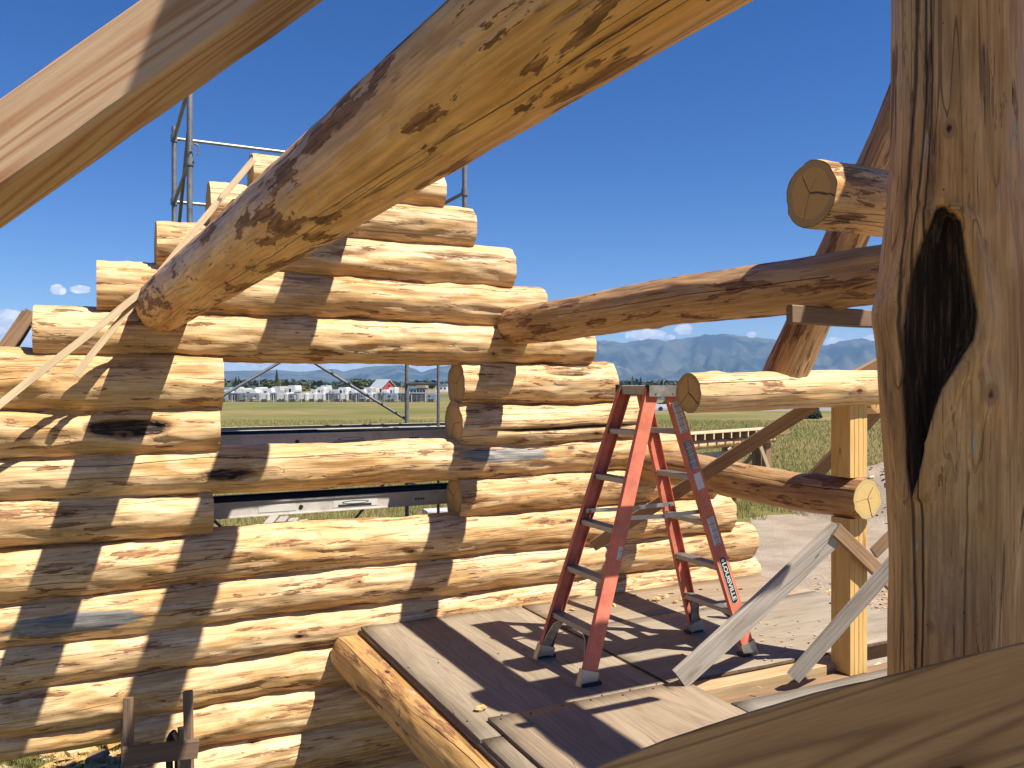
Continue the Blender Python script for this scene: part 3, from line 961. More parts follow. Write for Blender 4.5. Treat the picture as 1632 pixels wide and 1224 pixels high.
def car(px, d, paint, label, truck=False, rz=0.):
    M = facing(px, d=d) @ Matrix.Rotation(rz, 4, 'Z')
    t = thing('parked_car' if not truck else 'pickup_truck', M.translation, label, 'car' if not truck else 'pickup truck', 'cars parked by the road')
    L = 2.2 if not truck else 2.7
    body = [(-L, .35), (L, .35), (L, .78), (L * .62, .92), (-L * .95, .95), (-L, .7)]
    MB().prism(body, 0, 1.75, M=M).obj('body', paint, t)
    cabin = [(-L * .72, .96), (L * .5, .93), (L * .2, 1.45), (-L * .5, 1.48)] if not truck else [(-L * .1, .96), (L * .5, .93), (L * .3, 1.65), (0, 1.68)]
    MB().prism(cabin, .1, 1.65, M=M).obj('cabin', paint, t)
    w_ = [(x * .86, .99 + (z - .95) * .8) for x, z in cabin]
    MB().prism(w_, .06, .094, M=M).obj('window', M_win, t)
    for k in (-.62, .62):
        MB().tube(M @ Vector((k * L, -.03, .33)), M @ Vector((k * L, .2, .33)), .33, 12).obj('wheel', M_tire, t)
    return t


M_silver = simple('silver_paint', (.45, .46, .48), .3, .4, bump=.02)
car(984, 140, M_tw, 'white car parked furthest left beyond the log ends')
car(991, 150, M_silver, 'silver car parked second from left beyond the log ends')
car(996, 136, M_td, 'black car parked left of the ladder top')
car(1026, 138, M_tw, 'white car seen between the ladder rails')
car(1034, 146, M_silver, 'silver car seen behind the ladder rails')
car(1071, 122, M_tw, 'white pickup truck right of the ladder top by the road', True)
car(1074, 132, M_td, 'dark car behind the white pickup truck')

# ------------------------------------------------------------------ log gable wall
YW = 5.965
wall = thing('log_wall', (1.6, YW, ZG), 'stepped gable wall of peeled pine logs with a window opening, on the left', 'wall')


def ell(x0, t0, sx, st, depth, hv=1.):
    def f(x, th, L):
        dt = (th - t0 + 3.14159) % 6.28318 - 3.14159
        d2 = ((x - x0) / sx) ** 2 + (dt / st) ** 2
        if d2 > 3: return 0., 0.
        g = max(0., 1 - d2 ** 1.0)
        return -depth * g ** .7 if g > 0 else 0., math.exp(-d2 * d2 * 1.2) * hv
    return f


def multi(*fs):
    def f(x, th, L):
        a = b_ = 0.
        for q in fs:
            u, v_ = q(x, th, L)
            a += u; b_ = max(b_, v_)
        return a, b_
    return f


def gpatch(x0, t0, sx, st):
    def f(x, th):
        dt = (th - t0 + 3.14159) % 6.28318 - 3.14159
        d2 = ((x - x0) / sx) ** 2 + (dt / st) ** 2
        return math.exp(-d2 * .85) * .95 if d2 < 5 else 0.
    return f


def step_fn(xc, dd, side):
    """a notch-like ledge: log narrows past xc"""
    return lambda x, th, L: (0., 0.)


XL = -2.6
W = [  # x0, x1, ztop, zbot, r scale, mats, opts
    (.92, 2.33, 1.57, 1.335, 1.0, 0, {}),
    (.64, 2.58, 1.335, 1.05, 1.0, 0, {}),
    (.31, 2.913, 1.05, .765, 1.0, 0, {'fn': multi(ell(2.1, 2.75, .45, .16, .02, .55), ell(1.3, 2.9, .25, .3, .015, .4))}),
    (-.04, 3.20, .765, .47, 1.0, 1, {}),
    (-.39, 3.66, .46, .175, 1.0, 0, {}),
    (XL, .72, .175, -.15, 1.03, 1, {}),
    (2.47, 3.87, .145, -.15, 1.0, 0, {'fn': multi(ell(.95, 2.55, .3, .2, .045, .6))}),
    (XL, .70, -.15, -.44, 1.02, 1, {'fn': multi(ell(3.02 - .28, 3.0, .27, .42, .055, 1.))}),
    (2.45, 4.21, -.15, -.47, .98, 0, {'fn': multi(ell(.95, 3.35, .85, .12, .045, .8))}),
    (XL, 4.52, -.440, -.73, .93, 0, {'fn': multi(ell(3.35, 3.25, .22, .35, .004, .7)), 'gray': gpatch(5.45, 2.9, .42, .38)}),
    (XL, .66, -.72, -.98, 1.04, 0, {}),
    (2.45, 4.95, -.735, -1.01, 1.0, 1, {}),
    (XL, 5.15, -1.02, -1.31, 1.03, 1, {}),
    (XL, 5.43, -1.315, -1.595, 1.02, 0, {'gray': gpatch(2.44, 3.25, .42, .45)}),
    (XL, 5.45, -1.595, -1.86, 1.02, 0, {}),
    (XL, 5.45, -1.86, -2.135, 1.02, 0, {}),
    (XL, .10, -2.135, -2.275, 1.25, 1, {}),
    (.104, 5.45, -2.135, -2.42, 1.02, 1, {}),
    (.12, 5.45, -2.42, -2.70, 1.02, 0, {}),
    (.20, 5.45, -2.70, -2.98, 1.02, 1, {}),
    (.16, 5.45, -2.98, -3.27, 1.02, 0, {}),
    (.20, 5.45, -3.27, -3.56, 1.02, 0, {}),
    (.16, 5.45, -3.56, -3.90, 1.02, 0, {}),
]
for i, (x0, x1, zt, zb, rs, mk, op) in enumerate(W):
    zc = (zt + zb) / 2 * 1.012
    rr = (zt - zb) / 2 * 1.21 * rs
    make_log('log', (x0, YW, zc), (x1, YW, zc), rr, rr * random.Random(i).uniform(.97, 1.04), 11 + i * 3, (M_log2, M_end) if mk else LOG, wall, n=60, step=.036, scal=.15,
             rough=1.3, wander=.02, **op)
# slim grey timber lying in the gap of the right wall stack
make_log('chink_timber', (2.5, YW + .05, -.30), (4.05, YW + .02, -.285), .05, .055, 77, (M_log, M_end), wall, n=16, gray=lambda x, th: 1.)
# cut end of a cross log at the end of the window header
make_log('log', (3.66, YW + .10, .275), (3.72, YW + .10, .275), .15, .15, 90, LOG2, wall, n=32, step=.03)

# ------------------------------------------------------------------ roof purlins, ridge and posts
big_holes = multi(ell(7.35 - 4.96 + .0, 0, .01, .01, 0, 0))


def pur(x, th, L):
    return 0., 0.


kn = [(2.35, .55, .03, -.012), (1.45, 1.0, .028, .012), (3.75, .5, .032, -.016), (3.2, .1, .028, -.014), (4.15, 6.0, .02, .010), (4.35, 5.6, .022, .004), (2.9, 5.9, .03, .006), (1.0, .6, .024, .006),
      (4.55, .3, .02, -.004), (3.55, 5.4, .03, .006)]
o = make_log('purlin_log', (.345, 5.82, .51), (.694, -1.3, .534), .171, .088, 5, (M_near, M_end), None, n=128, step=.02, rough=.55, wander=.012, knots=kn, scal=.045)
tag(o, 'huge peeled log purlin running overhead from the gable wall toward the viewer', 'log')
o = make_log('purlin_log', (2.90, 5.82, .455), (2.9, .9, .47), .148, .115, 6, (M_blog, M_end), None, n=84, step=.03, rough=.9, wander=.02, scal=.08)
tag(o, 'slender brown purlin log crossing the sky to the right post', 'log')
o = make_log('ridge_log', (1.64, 6.05, 1.72), (1.70, -1.0, 1.74), .165, .165, 7, LOG, None, n=40, step=.06)
tag(o, 'ridge log resting on the gable peak, mostly behind the big purlin', 'log')

plat = thing('shade_platform', (1.8, -.1, 1.9), 'added plywood platform on the ridge log, out of view, to shade the post and timbers', 'platform')  # added out of view overhead to throw shade on the big post and timbers
for k, (x0, x1) in enumerate(((.58, 1.79), (1.80, 3.02))):
    MB().box((x0, -1.25, 2.012), (x1, 1.18, 2.032)).obj('plywood_sheet', M_ply[k], plat)
for k, x in enumerate((.72, 1.40, 2.2, 2.9)):
    plank('joist', (x, -1.25, 1.96), (x, 1.18, 1.96), .10, .04, (0, 0, 1), (M_brown, M_brown), plat, 60 + k, segs=3)
for k, y in enumerate((-1.1, .45)):
    for j, x in enumerate((.66, 3.0)):
        y_ = -.2 if (k and not j) else y
        plank('leg', (x, y_, -1.75), (x, y_, 1.905), .09, .04, (0, 1, 0), (M_brown, M_brown), plat, 70 + k * 2 + j, segs=3)

# big post with the black hollow: local x up, theta 0 faces -X, pi/2 faces -Y
PX, PY = 1.655, 1.17
zb0 = -1.9


HT = [(318, 1500, 1504), (330, 1494, 1515), (345, 1486, 1534), (400, 1470, 1543), (450, 1462, 1552), (500, 1458, 1558), (540, 1457, 1553), (580, 1456, 1530), (620, 1453, 1508), (660, 1452, 1495),
      (700, 1452, 1485), (750, 1453, 1475), (800, 1457, 1461)]


def lerp_tab(tab, y):
    for a, b_ in zip(tab, tab[1:]):
        if a[0] <= y <= b_[0]:
            f = (y - a[0]) / (b_[0] - a[0])
            return [p_ + (q_ - p_) * f for p_, q_ in zip(a[1:], b_[1:])]
    return None


def post_fn(x, th, L):
    z = x + zb0
    dt = (th - R(35) + 3.14159) % 6.28318 - 3.14159      # 0 = facing the camera, + turns to the right
    lat = .150 * math.sin(dt) if abs(dt) < 1.57 else .150 * (1 if dt > 0 else -1)
    yy = 612 - z * 1313 / 1.64
    xx = 1530 + lat * 1313 / 1.64
    dr = hv = 0.
    lr = lerp_tab(HT, yy)
    if lr and abs(dt) < 1.5:
        l_, r_ = lr
        ins = min(xx - l_, r_ - xx)                      # px inside the rim
        u = 1 / (1 + math.exp(-ins / 3.2))
        hv = max(hv, u)
        dr -= .050 * min(1, max(0, ins / 22)) ** .8
        dr += .006 * mn.noise(Vector((x * 6, lat * 60, 4))) * u + .004 * mn.noise(Vector((x * 20, lat * 150, 4))) * u
        if xx > r_: dr += .014 * math.exp(-((xx - r_ - 16) / 14) ** 2)
        if xx < l_: dr += .008 * math.exp(-((l_ - xx - 14) / 12) ** 2)
    # brown stained wood round the wound
    st = max(math.exp(-((xx - 1432) / 24) ** 2 - ((yy - 600) / 150) ** 4), math.exp(-((xx - 1488) / 20) ** 2 - ((yy - 290) / 90) ** 4), .8 * math.exp(-((xx - 1462) / 14) ** 2 - ((yy - 850) / 70) ** 4))
    hv = max(hv, .47 * st)
    left = max(0, math.cos(dt + 1.2))
    dr += .040 * left * math.exp(-((z - .10) / .30) ** 2)
    dr += .014 * math.exp(-((z - .15) / .05) ** 2 - ((xx - 1425) / 18) ** 2)
    dr += .02 * max(0, math.cos(dt - 1.3)) * math.exp(-((z + .1) / .35) ** 2)
    return dr, hv


kn = [(.155 - zb0, R(35 - 42), .016, .004), (-.02 - zb0, R(35 + 23), .014, .010), (-.245 - zb0, R(35 + 17), .012, .006), (.52 - zb0, R(35 - 6), .012, .004), (-.5 - zb0, R(35 - 20), .01, .003),
      (.02 - zb0, R(35 + 16), .012, .004)]
o = make_log('post_log', (PX, PY, zb0), (PX + .005, PY, 1.60), .134, .124, 21, (M_post, M_end), None, n=150, step=.014, rough=.9, wander=.012, knots=kn, fn=post_fn, scal=.05)
tag(o, 'thick upright character log post with a long black hollow at right', 'log post')

# upper right stub log across the purlin, lower log on the yellow post, slanting log
o = make_log('stub_log', P(1290, 308, Y=2.72), (4.3, 2.72, P(1290, 308, Y=2.72).z), .152, .155, 31, (M_near, M_end), None, n=56, step=.03, rough=.9)
tag(o, 'short round log with a cracked sawn end, resting on the right purlin', 'log')
o = make_log('purlin_log', (3.47, 2.22, 2.0), (3.47, -1.2, 2.0), .17, .17, 36, LOG, None, n=36, step=.08)
tag(o, 'higher purlin log at the right, overhead and out of view, shading the stub log', 'log')
pp = thing('purlin_post', (3.47, -.9, ZG), 'plain timber post under the higher right purlin, out of view', 'post')
plank('post_timber', (3.47, -.9, ZG), (3.47, -.9, 1.84), .14, .14, (1, 0, 0), (M_yel, M_yel), pp, 71)
plank('post_timber', (3.47, 1.1, -1.75), (3.47, 1.1, 1.84), .14, .14, (1, 0, 0), (M_yel, M_yel), pp, 72)
o = make_log('cross_log', P(1097, 626, Y=3.65), (4.40, 3.65, -.02), .112, .112, 32, (M_log, M_end), None, n=48, step=.03, rough=.9)
tag(o, 'short sunlit log on top of the yellow post, at eye level beyond the ladder', 'log')
q0 = P(1243, 612, Y=3.70)
q1 = P(1393, 275, Y=3.27)
dv = (q1 - q0)
o = make_log('slanting_log', q0 + dv * .0, q0 + dv * 1.75, .126, .118, 33, (M_blog, M_end), None, n=56, step=.035, rough=1.5, wander=.03, fn=multi(ell(.42, 2.6, .22, .4, .01, .75), ell(.18, 3.3, .12, .2, .01, .6), ell(.95, 2.9, .3, .3, .01, .6)))
tag(o, 'slanting log rafter rising from the short sunlit log to upper right', 'log')
o = make_log('plate_log', (4.50, 3.72, -.09), (4.50, 4.05, -.09), .10, .10, 34, LOG, None, n=32, step=.06)
tag(o, 'stub of log behind the big post beyond the short sunlit log end', 'log')

# floor beam log into the post, capped by the bright octagonal end
o = make_log('tie_log', (4.20, 3.56, -.705), (4.17, 5.83, -.70), .125, .142, 35, (M_blog, M_end2), None, n=48, step=.04, rough=1.2, wander=.03)
tag(o, 'brown tie log between the log wall and the yellow post, bright yellow sawn end', 'log')

post = thing('laminated_post', (4.20, 3.70, -1.80), 'square yellow post of four laminated boards carrying the short sunlit log', 'post')
for k in range(4):
    x0 = 4.20 - .076 + .038 * k + .019
    plank('post_board', (x0, 3.70, -1.80), (x0, 3.70, -.835), .150, .0365, (0, 1, 0), (M_yel, M_yel), post, k, bow=.001, cham=.0022, segs=4)
    plank('post_board', (x0, 3.70, -.580), (x0, 3.70, -.115), .150, .0365, (0, 1, 0), (M_yel, M_yel), post, k + 9, bow=.001, cham=.0022, segs=4)

# ------------------------------------------------------------------ deck
ZD = -1.75
deck = thing('deck', (3.2, 4.6, ZD), 'temporary deck of weathered plywood sheets under the orange ladder', 'deck')


def sheet(x0, x1, y0, y1, zt, m_, th=.018, seed=0, rot=0., alongy=True):
    L, Wd = (y1 - y0, x1 - x0) if alongy else (x1 - x0, y1 - y0)
    nx, ny = max(2, int(L / .12)), max(2, int(Wd / .12))
    V, F, MI = [], [], []
    for lay in (0, 1):
        for i in range(nx + 1):
            for j in range(ny + 1):
                x, y = L * i / nx - L / 2, Wd * j / ny - Wd / 2
                e = 0.
                if j in (0, ny): y += .004 * mn.noise(Vector((x * 5, seed, j)))
                if i in (0, nx): x += .004 * mn.noise(Vector((y * 5, seed, i + 3)))
                z = .0035 * mn.noise(Vector((x * 1.2, y * 1.2, seed * 5.)))
                z += .006 * (max(0, abs(x) / (L / 2) - .8) * max(0, abs(y) / (Wd / 2) - .8)) * 25 * (.3 + mn.noise(Vector((round(x), round(y), seed))))
                V.append((x, y, z - lay * th))
    st = (nx + 1) * (ny + 1)
    id_ = lambda i, j, l: l * st + i * (ny + 1) + j
    for i in range(nx):
        for j in range(ny):
            F.append((id_(i, j, 0), id_(i + 1, j, 0), id_(i + 1, j + 1, 0), id_(i, j + 1, 0))); MI.append(0)
            F.append((id_(i, j, 1), id_(i, j + 1, 1), id_(i + 1, j + 1, 1), id_(i + 1, j, 1))); MI.append(0)
    for i in range(nx):
        for j in (0, ny):
            f = (id_(i, j, 0), id_(i, j, 1), id_(i + 1, j, 1), id_(i + 1, j, 0)); F.append(f if j == 0 else f[::-1]); MI.append(1)
    for j in range(ny):
        for i in (0, nx):
            f = (id_(i, j, 0), id_(i, j + 1, 0), id_(i, j + 1, 1), id_(i, j, 1)); F.append(f if i == 0 else f[::-1]); MI.append(1)
    me = bpy.data.meshes.new('plywood_sheet')
    me.from_pydata(V, [], F)
    me.materials.append(m_); me.materials.append(M_plye)
    me.polygons.foreach_set('material_index', MI)
    me.polygons.foreach_set('use_smooth', [q == 0 for q in MI])
    me.update()
    M = Matrix.Translation(((x0 + x1) / 2, (y0 + y1) / 2, zt)) @ Matrix.Rotation((R(90) if alongy else 0) + R(rot), 4, 'Z')
    return put(bpy.data.objects.new('plywood_sheet', me), M, deck)


sheet(1.66, 2.935, 3.70, 5.80, ZD, M_ply[0], seed=1)
sheet(1.665, 2.90, 1.40, 3.69, ZD - .0005, M_ply[0], seed=8)
sheet(1.655, 2.91, 1.6, 5.78, ZD - .024, M_ply[3], seed=7, rot=.15)
sheet(1.775, 3.03, 1.42, 3.875, ZD + .020, M_ply[1], seed=2, rot=-.4)
sheet(2.965, 5.38, 3.90, 5.10, ZD, M_ply[2], seed=3, alongy=False)
sheet(2.965, 5.40, 5.108, 5.80, ZD - .002, M_ply[1], seed=4, alongy=False)
sheet(3.12, 5.5, 2.36, 3.56, ZD - .02, M_ply[3], seed=5, alongy=False, rot=.3)
sheet(3.10, 5.5, 1.15, 2.352, ZD - .02, M_ply[2], seed=6, alongy=False)
plank('joist', (2.95, 3.80, ZD - .082), (4.32, 3.80, ZD - .082), .15, .12, (0, 0, 1), (M_tanl, M_tanl), deck, 3)
plank('joist', (2.90, 3.665, ZD - .13), (5.4, 3.665, ZD - .13), .15, .09, (0, 0, 1), (M_brown, M_brown), deck, 4)
for k, y in enumerate((5.6, 5.15, 4.7, 4.25, 3.25, 2.8, 2.3, 1.8)):
    plank('joist', (1.86, y, ZD - .150), (5.3, y, ZD - .150), .235, .038, (0, 0, 1), (M_brown, M_brown), deck, 5 + k)
plank('seam_strip', (2.950, 3.95, ZD - .022), (2.950, 5.79, ZD - .022), .05, .012, (1, 0, 0), (M_yel, M_yel), deck, 26)

rnd = random.Random(8)
b = MB()
for x0, x1, y0, y1, z in ((1.70, 2.90, 3.92, 5.76, ZD + .001), (1.82, 2.98, 2.3, 3.84, ZD + .021), (3.0, 5.34, 3.94, 5.08, ZD + .001)):
    for yy in (y0, (y0 + y1) / 2, y1):
        for k in range(7):
            xx = x0 + (x1 - x0) * k / 6 + rnd.uniform(-.02, .02)
            y_ = yy + rnd.uniform(-.012, .012)
            b.tube((xx, y_, z - .004), (xx, y_, z + .0022), .0055, 7)
tag(b.obj('nail_head', M_ink, deck), kind='stuff')
o = make_log('edge_log', (1.76, 1.0, -1.925), (1.595, 5.80, -1.925), .150, .155, 41, (peeled_wood('orange_peeled_pine', patch=(2., 11.), pale=(.58, .36, .145), deep=(.48, .265, .09), bark_lo=.565, bark_hi=.60, tone=.1), M_end), None, n=84,
             step=.03, rough=.9, flat_top=.122, scal=.06)
tag(o, 'orange peeled floor log with a flattened top along the left deck edge', 'log')

# ------------------------------------------------------------------ ladder
FY0, FY1, TY0, TY1 = 4.08, 4.64, 4.205, 4.53
lad = thing('step_ladder', (3.12, 4.36, ZD + .004), 'orange fibreglass double sided step ladder standing on the plywood deck', 'ladder')
M_lblack = M_ink


def channel(p0, p1, inward, label=None):
    p0, p1 = Vector(p0), Vector(p1)
    x = (p1 - p0).normalized()
    z = x.cross(Vector((0, 1, 0))).normalized()
    y = z.cross(x) * inward
    L = (p1 - p0).length
    h, fl, t_ = .046, .032, .004
    prof_ = [(-h, 0), (h, 0), (h, fl), (h - t_, fl), (h - t_, t_), (-h + t_, t_), (-h + t_, fl), (-h, fl)]
    M = Matrix((x, y, z)).transposed().to_4x4()
    M.translation = p0
    V = [(0, b_, a_) for a_, b_ in prof_] + [(L, b_, a_) for a_, b_ in prof_]
    V = [M @ Vector(q) for q in V]
    n_ = 8
    F = [(i, (i + 1) % n_, n_ + (i + 1) % n_, n_ + i) for i in range(n_)]
    F += [(0, 1, 4, 5)[::-1], (1, 2, 3, 4)[::-1], (5, 6, 7, 0)[::-1], (8, 9, 12, 13), (9, 10, 11, 12), (13, 14, 15, 8)]
    b = MB().add(V, F)
    o = b.obj('rail', M_orange, lad)
    return o, M, L


rails = {}
for side, (fx, tx) in (('l', (2.52, 3.065)), ('r', (3.735, 3.205))):
    for nf, (fy, ty, inw) in (('n', (FY0, TY0, 1)), ('f', (FY1, TY1, -1))):
        p0 = Vector((fx, fy, ZD + .03)); p1 = Vector((tx, ty, -.035))
        x = (p1 - p0).normalized()
        z = x.cross(Vector((0, 1, 0))).normalized()
        y = z.cross(x)
        s_ = inw if y.y > 0 else -inw
        o, M, L = channel(p0, p1, s_)
        rails[side + nf] = (o, M, L, p0, p1)
        # boot
        b = MB()
        Mb = M
        b.box((-.045, -.006, -.056), (.055, .04, .056), M=Mb)
        bt = b.obj('foot', M_alu, lad)
        b = MB()
        sx = 1 if side == 'r' else -1
        b.box((fx - .062 - sx * .012, fy - .02 if inw > 0 else fy - .04, ZD + .004), (fx + .062 - sx * .012, fy + .04 if inw > 0 else fy + .02, ZD + .022))
        b.obj('foot_pad', M_black, lad)


def on(side, z):
    pn, pn1 = rails[side + 'n'][3:5]
    pf, pf1 = rails[side + 'f'][3:5]
    f = (z - pn.z) / (pn1.z - pn.z)
    return pn.lerp(pn1, f), pf.lerp(pf1, f)


for side in 'lr':
    for k in range(1, 6):
        z = ZD + .292 * k
        a, c = on(side, z)
        b = MB()
        y0, y1 = a.y + .006, c.y - .006
        xm = a.x
        b.box((xm - .037, y0, z - .004), (xm + .037, y1, z))
        b.box((xm - .040, y0, z - .030), (xm - .036, y1, z + .001))
        b.box((xm + .036, y0, z - .030), (xm + .040, y1, z + .001))
        for q in range(5):
            b.box((xm - .030 + q * .013, y0, z + .0002), (xm - .026 + q * .013, y1, z + .0022))
        st = b.obj('step', M_step, lad)
        for yy in (y0 + .012, y1 - .012):
            for xx in (xm - .043,):
                MB().tube((xx - .002, yy, z - .016), (xx + .004, yy, z - .016), .006, 8).obj('rivet', M_steel, st)
    # knee braces under the bottom step
    z = ZD + .292
    a, c = on(side, z)
    sgn = 1 if side == 'l' else -1
    for yy, dy in ((a.y + .01, 1), (c.y - .01, -1)):
        b = MB()
        foot_ = on(side, ZD + .06)[0 if dy > 0 else 1]
        pts_ = [Vector((foot_.x, foot_.y + dy * .02, ZD + .07)), Vector((foot_.x * .7 + a.x * .3, yy + dy * .02, ZD + .15)), Vector((foot_.x * .3 + a.x * .7, yy + dy * .06, ZD + .23)), Vector((a.x, yy + dy * .13, z - .02))]
        for u, v_ in zip(pts_, pts_[1:]):
            for off in (-.03, .03):
                b.tube(u + Vector((off, 0, 0)), v_ + Vector((off, 0, 0)), .006, 6)
            b.add([u + Vector((-.03, 0, 0)), u + Vector((.03, 0, 0)), v_ + Vector((.03, 0, 0)), v_ + Vector((-.03, 0, 0))], [(0, 1, 2, 3)])
        b.obj('knee_brace', M_alu, lad)
# top cap
b = MB()
b.box((3.03, TY0 - .02, -.022), (3.24, TY1 + .02, -.012))
b.box((3.028, TY0 - .02, -.066), (3.034, TY1 + .02, -.012))
b.box((3.236, TY0 - .02, -.066), (3.242, TY1 + .02, -.012))
cap = b.obj('top_cap', M_step, lad)
b = MB().box((3.02, TY0 - .026, -.078), (3.25, TY0 - .020, -.008)).obj('cap_plate', M_alu, cap)
b = MB().box((3.02, TY1 + .020, -.078), (3.25, TY1 + .026, -.008)).obj('cap_plate', M_alu, cap)
for xx in (3.07, 3.20):
    for yy in (TY0 - .03,):
        MB().tube((xx, yy, -.06), (xx, yy + .006, -.06), .008, 8).obj('bolt', M_steel, cap)
for yy in (TY0 - .02, TY1 - .01):
    MB().box((3.018, yy, -.05), (3.05, yy + .035, -.004)).obj('corner_guard', M_black, cap)
# rail ends under cap
# spreaders
for nf, i_ in (('n', 0), ('f', 1)):
    a, c = on('l', -.82)[i_], on('r', -.82)[i_]
    dy = .04 if nf == 'n' else -.045
    b = MB()
    mid = (a + c) / 2
    for u, v_ in ((a + Vector((-.03, dy, .005)), mid + Vector((.03, dy, -.006))), (mid + Vector((-.03, dy + .006, -.006)), c + Vector((.03, dy + .006, .005)))):
        Mx, LL = frame(u, v_)
        b.box((0, -.002, -.013), (LL, .002, .013), M=Mx)
    sp = b.obj('spreader', M_alu, lad)
    for q in (a + Vector((0, dy - .006, 0)), mid + Vector((0, dy - .006, -.006)), c + Vector((0, dy - .006, 0))):
        MB().tube(q, q + Vector((0, .018, 0)), .009, 8).obj('pivot_bolt', M_steel, sp)


# stickers on the near outer webs
def sticker(railkey, s0, s1, w0, w1, m_, lines=0, lm=M_ink, name='sticker', zoff=-.0012):
    o, M, L = rails[railkey][0:3]
    sgn = 1
    b = MB()
    b.box((s0 * L, zoff, w0), (s1 * L, zoff + .0008, w1), M=M)
    st = b.obj(name, m_, o)
    if lines:
        b = MB()
        rnd_ = random.Random(int(s0 * 999))
        for k in range(lines):
            u = s0 * L + (s1 - s0) * L * (k + .7) / (lines + .4)
            wd = (w1 - w0) * (.36 if k % 5 else .44)
            c_ = (w0 + w1) / 2
            hh = .0012 if k % 5 else .0022
            b.box((u - hh, zoff - .0006, c_ - wd), (u + hh, zoff - .0001, c_ + wd * rnd_.uniform(.3, 1)), M=M)
        tag(b.obj('fine_print', lm, o), kind='stuff')
    return st


sticker('rn', .84, .955, -.030, .030, M_white, 24)
sticker('rn', .70, .805, -.030, .030, M_greyst, 20, M_white)
sticker('rn', .625, .685, -.030, .026, M_white, 0)
sticker('rn', .41, .515, -.028, .028, M_white, 20)
sticker('ln', .40, .445, -.034, -.006, M_white, 8)
# maker's oval with its lettering, read from above downwards
o, M, L = rails['rn'][0:3]
b = MB()
s0, s1 = .185 * L, .365 * L
ov, ovi = [], []
for k in range(28):
    a = 6.28318 * k / 28
    ca, sa = math.cos(a), math.sin(a)
    cxx = (s1 if ca > 0 else s0) - math.copysign(.026, ca)
    ov.append((cxx + .026 * ca, sa * .028)); ovi.append((cxx + .0235 * ca, sa * .0255))
b.prism([(x_, z_) for x_, z_ in ov], -.0016, -.0006, M=M)
b.obj('maker_badge', M_ink, o)
b = MB()
n_ = len(ov)
vs_ = [(x_, -.0022, z_) for x_, z_ in ov] + [(x_, -.0022, z_) for x_, z_ in ovi]
b.add(vs_, [(i, (i + 1) % n_, n_ + (i + 1) % n_, n_ + i) for i in range(n_)], M=M)
b.obj('badge_border', M_white, o)
cu = bpy.data.curves.new('badge_lettering', 'FONT')
cu.body = 'LOUISVILLE'
cu.size = .042
cu.extrude = .0003
cu.offset = .0008
cu.align_x = 'LEFT'
cu.align_y = 'CENTER'
tmp = bpy.data.objects.new('badge_text_tmp', cu)
me = bpy.data.meshes.new_from_object(tmp)
bpy.data.objects.remove(tmp)
me.materials.append(M_white)
wtxt = max(v_.co.x for v_ in me.vertices)
scx = (s1 - s0 - .062) / wtxt
# text x runs down the rail (-x of rail), text up points to the viewer's right, i.e. rail z or -z
zr = M.to_3x3() @ Vector((0, 0, 1))
upz = 1 if zr.x > 0 else -1
T = Matrix(((-1, 0, 0), (0, 0, -1), (0, upz, 0))).to_4x4()
down = T.to_3x3() @ Vector((1, 0, 0))
T.translation = Vector((s1 - .040, -.0024, 0))
lt = bpy.data.objects.new('badge_lettering', me)
put(lt, M @ T @ Matrix.Diagonal((scx, 1., 1., 1)), o)
b = MB().add([M @ Vector(q) for q in ((s1 - .010, -.0023, 0), (s1 - .024, -.0023, .016), (s1 - .034, -.0023, 0), (s1 - .024, -.0023, -.016))], [(0, 1, 2, 3)])
b.obj('badge_emblem', M_white, o)

# ------------------------------------------------------------------ braces and loose lumber
G = (M_gray, M_graye)
o = plank('brace_board', P(1083, 1083, Y=3.80), P(1336, 846, Y=3.60), .135, .038, (-.6, 0, .8), G, None, 1, bow=.006)
tag(o, 'wide weathered grey brace board leaning from the deck to the yellow post', 'board')
o = plank('brace_board', P(1264, 1080, Y=3.60), P(1450, 868, Y=3.25), .088, .038, (-.6, 0, .8), (M_gray, M_graye), None, 2, bow=.004)
tag(o, 'narrow pale grey brace board crossing low in front of the yellow post', 'board')
o = plank('brace_board', P(1330, 843, Y=3.585), P(1480, 988, Y=3.585), .088, .038, (.6, 0, .8), (M_brown, M_graye), None, 3)
tag(o, 'brown board sloping down right from the yellow post', 'board')
o = plank('brace_board', (3.50, 5.60, -1.29), (4.07, 3.86, -.125), .088, .038, (-.5, .3, .8), (M_brown, M_graye), None, 4, bow=.01)
tag(o, 'long brown brace board rising behind the ladder to the short sunlit log', 'board')
o = plank('brace_board', P(1292, 765, Y=4.3), P(1398, 655, Y=3.95), .088, .038, (-.6, 0, .8), (M_brown, M_graye), None, 5)
tag(o, 'brown board passing diagonally behind the yellow post above the tie log', 'board')
o = plank('brace_board', P(1340, 612, Y=4.25), P(1450, 555, Y=4.1), .088, .038, (-.5, 0, .8), (M_brown, M_graye), None, 6)
tag(o, 'short brown board poking up left of the big post against the mountains', 'board')
o = plank('brace_board', P(1392, 882, Y=4.5), P(1460, 815, Y=4.4), .088, .038, (-.5, 0, .8), (M_brown, M_graye), None, 7)
tag(o, 'shaded board end low beside the big post over the gravel', 'board')
o = plank('rail_board', P(1258, 501, Y=2.62), P(1470, 513, Y=2.62), .080, .038, (0, 0, 1), (M_dgray, M_dgray), None, 8, cham=.006)  # darker wood stands in for the shade under the purlin
tag(o, 'weathered board under the right purlin ending in mid air', 'board')

o = plank('timber_brace', P(-330, 497, d=1.56), P(760, -275, d=1.56), .137, .125, (.0, 0, 1), (M_fresh, M_fresh_e), None, 11, bow=.002, cham=.007, segs=20)
tag(o, 'thick pale squared timber crossing the upper left corner', 'timber')
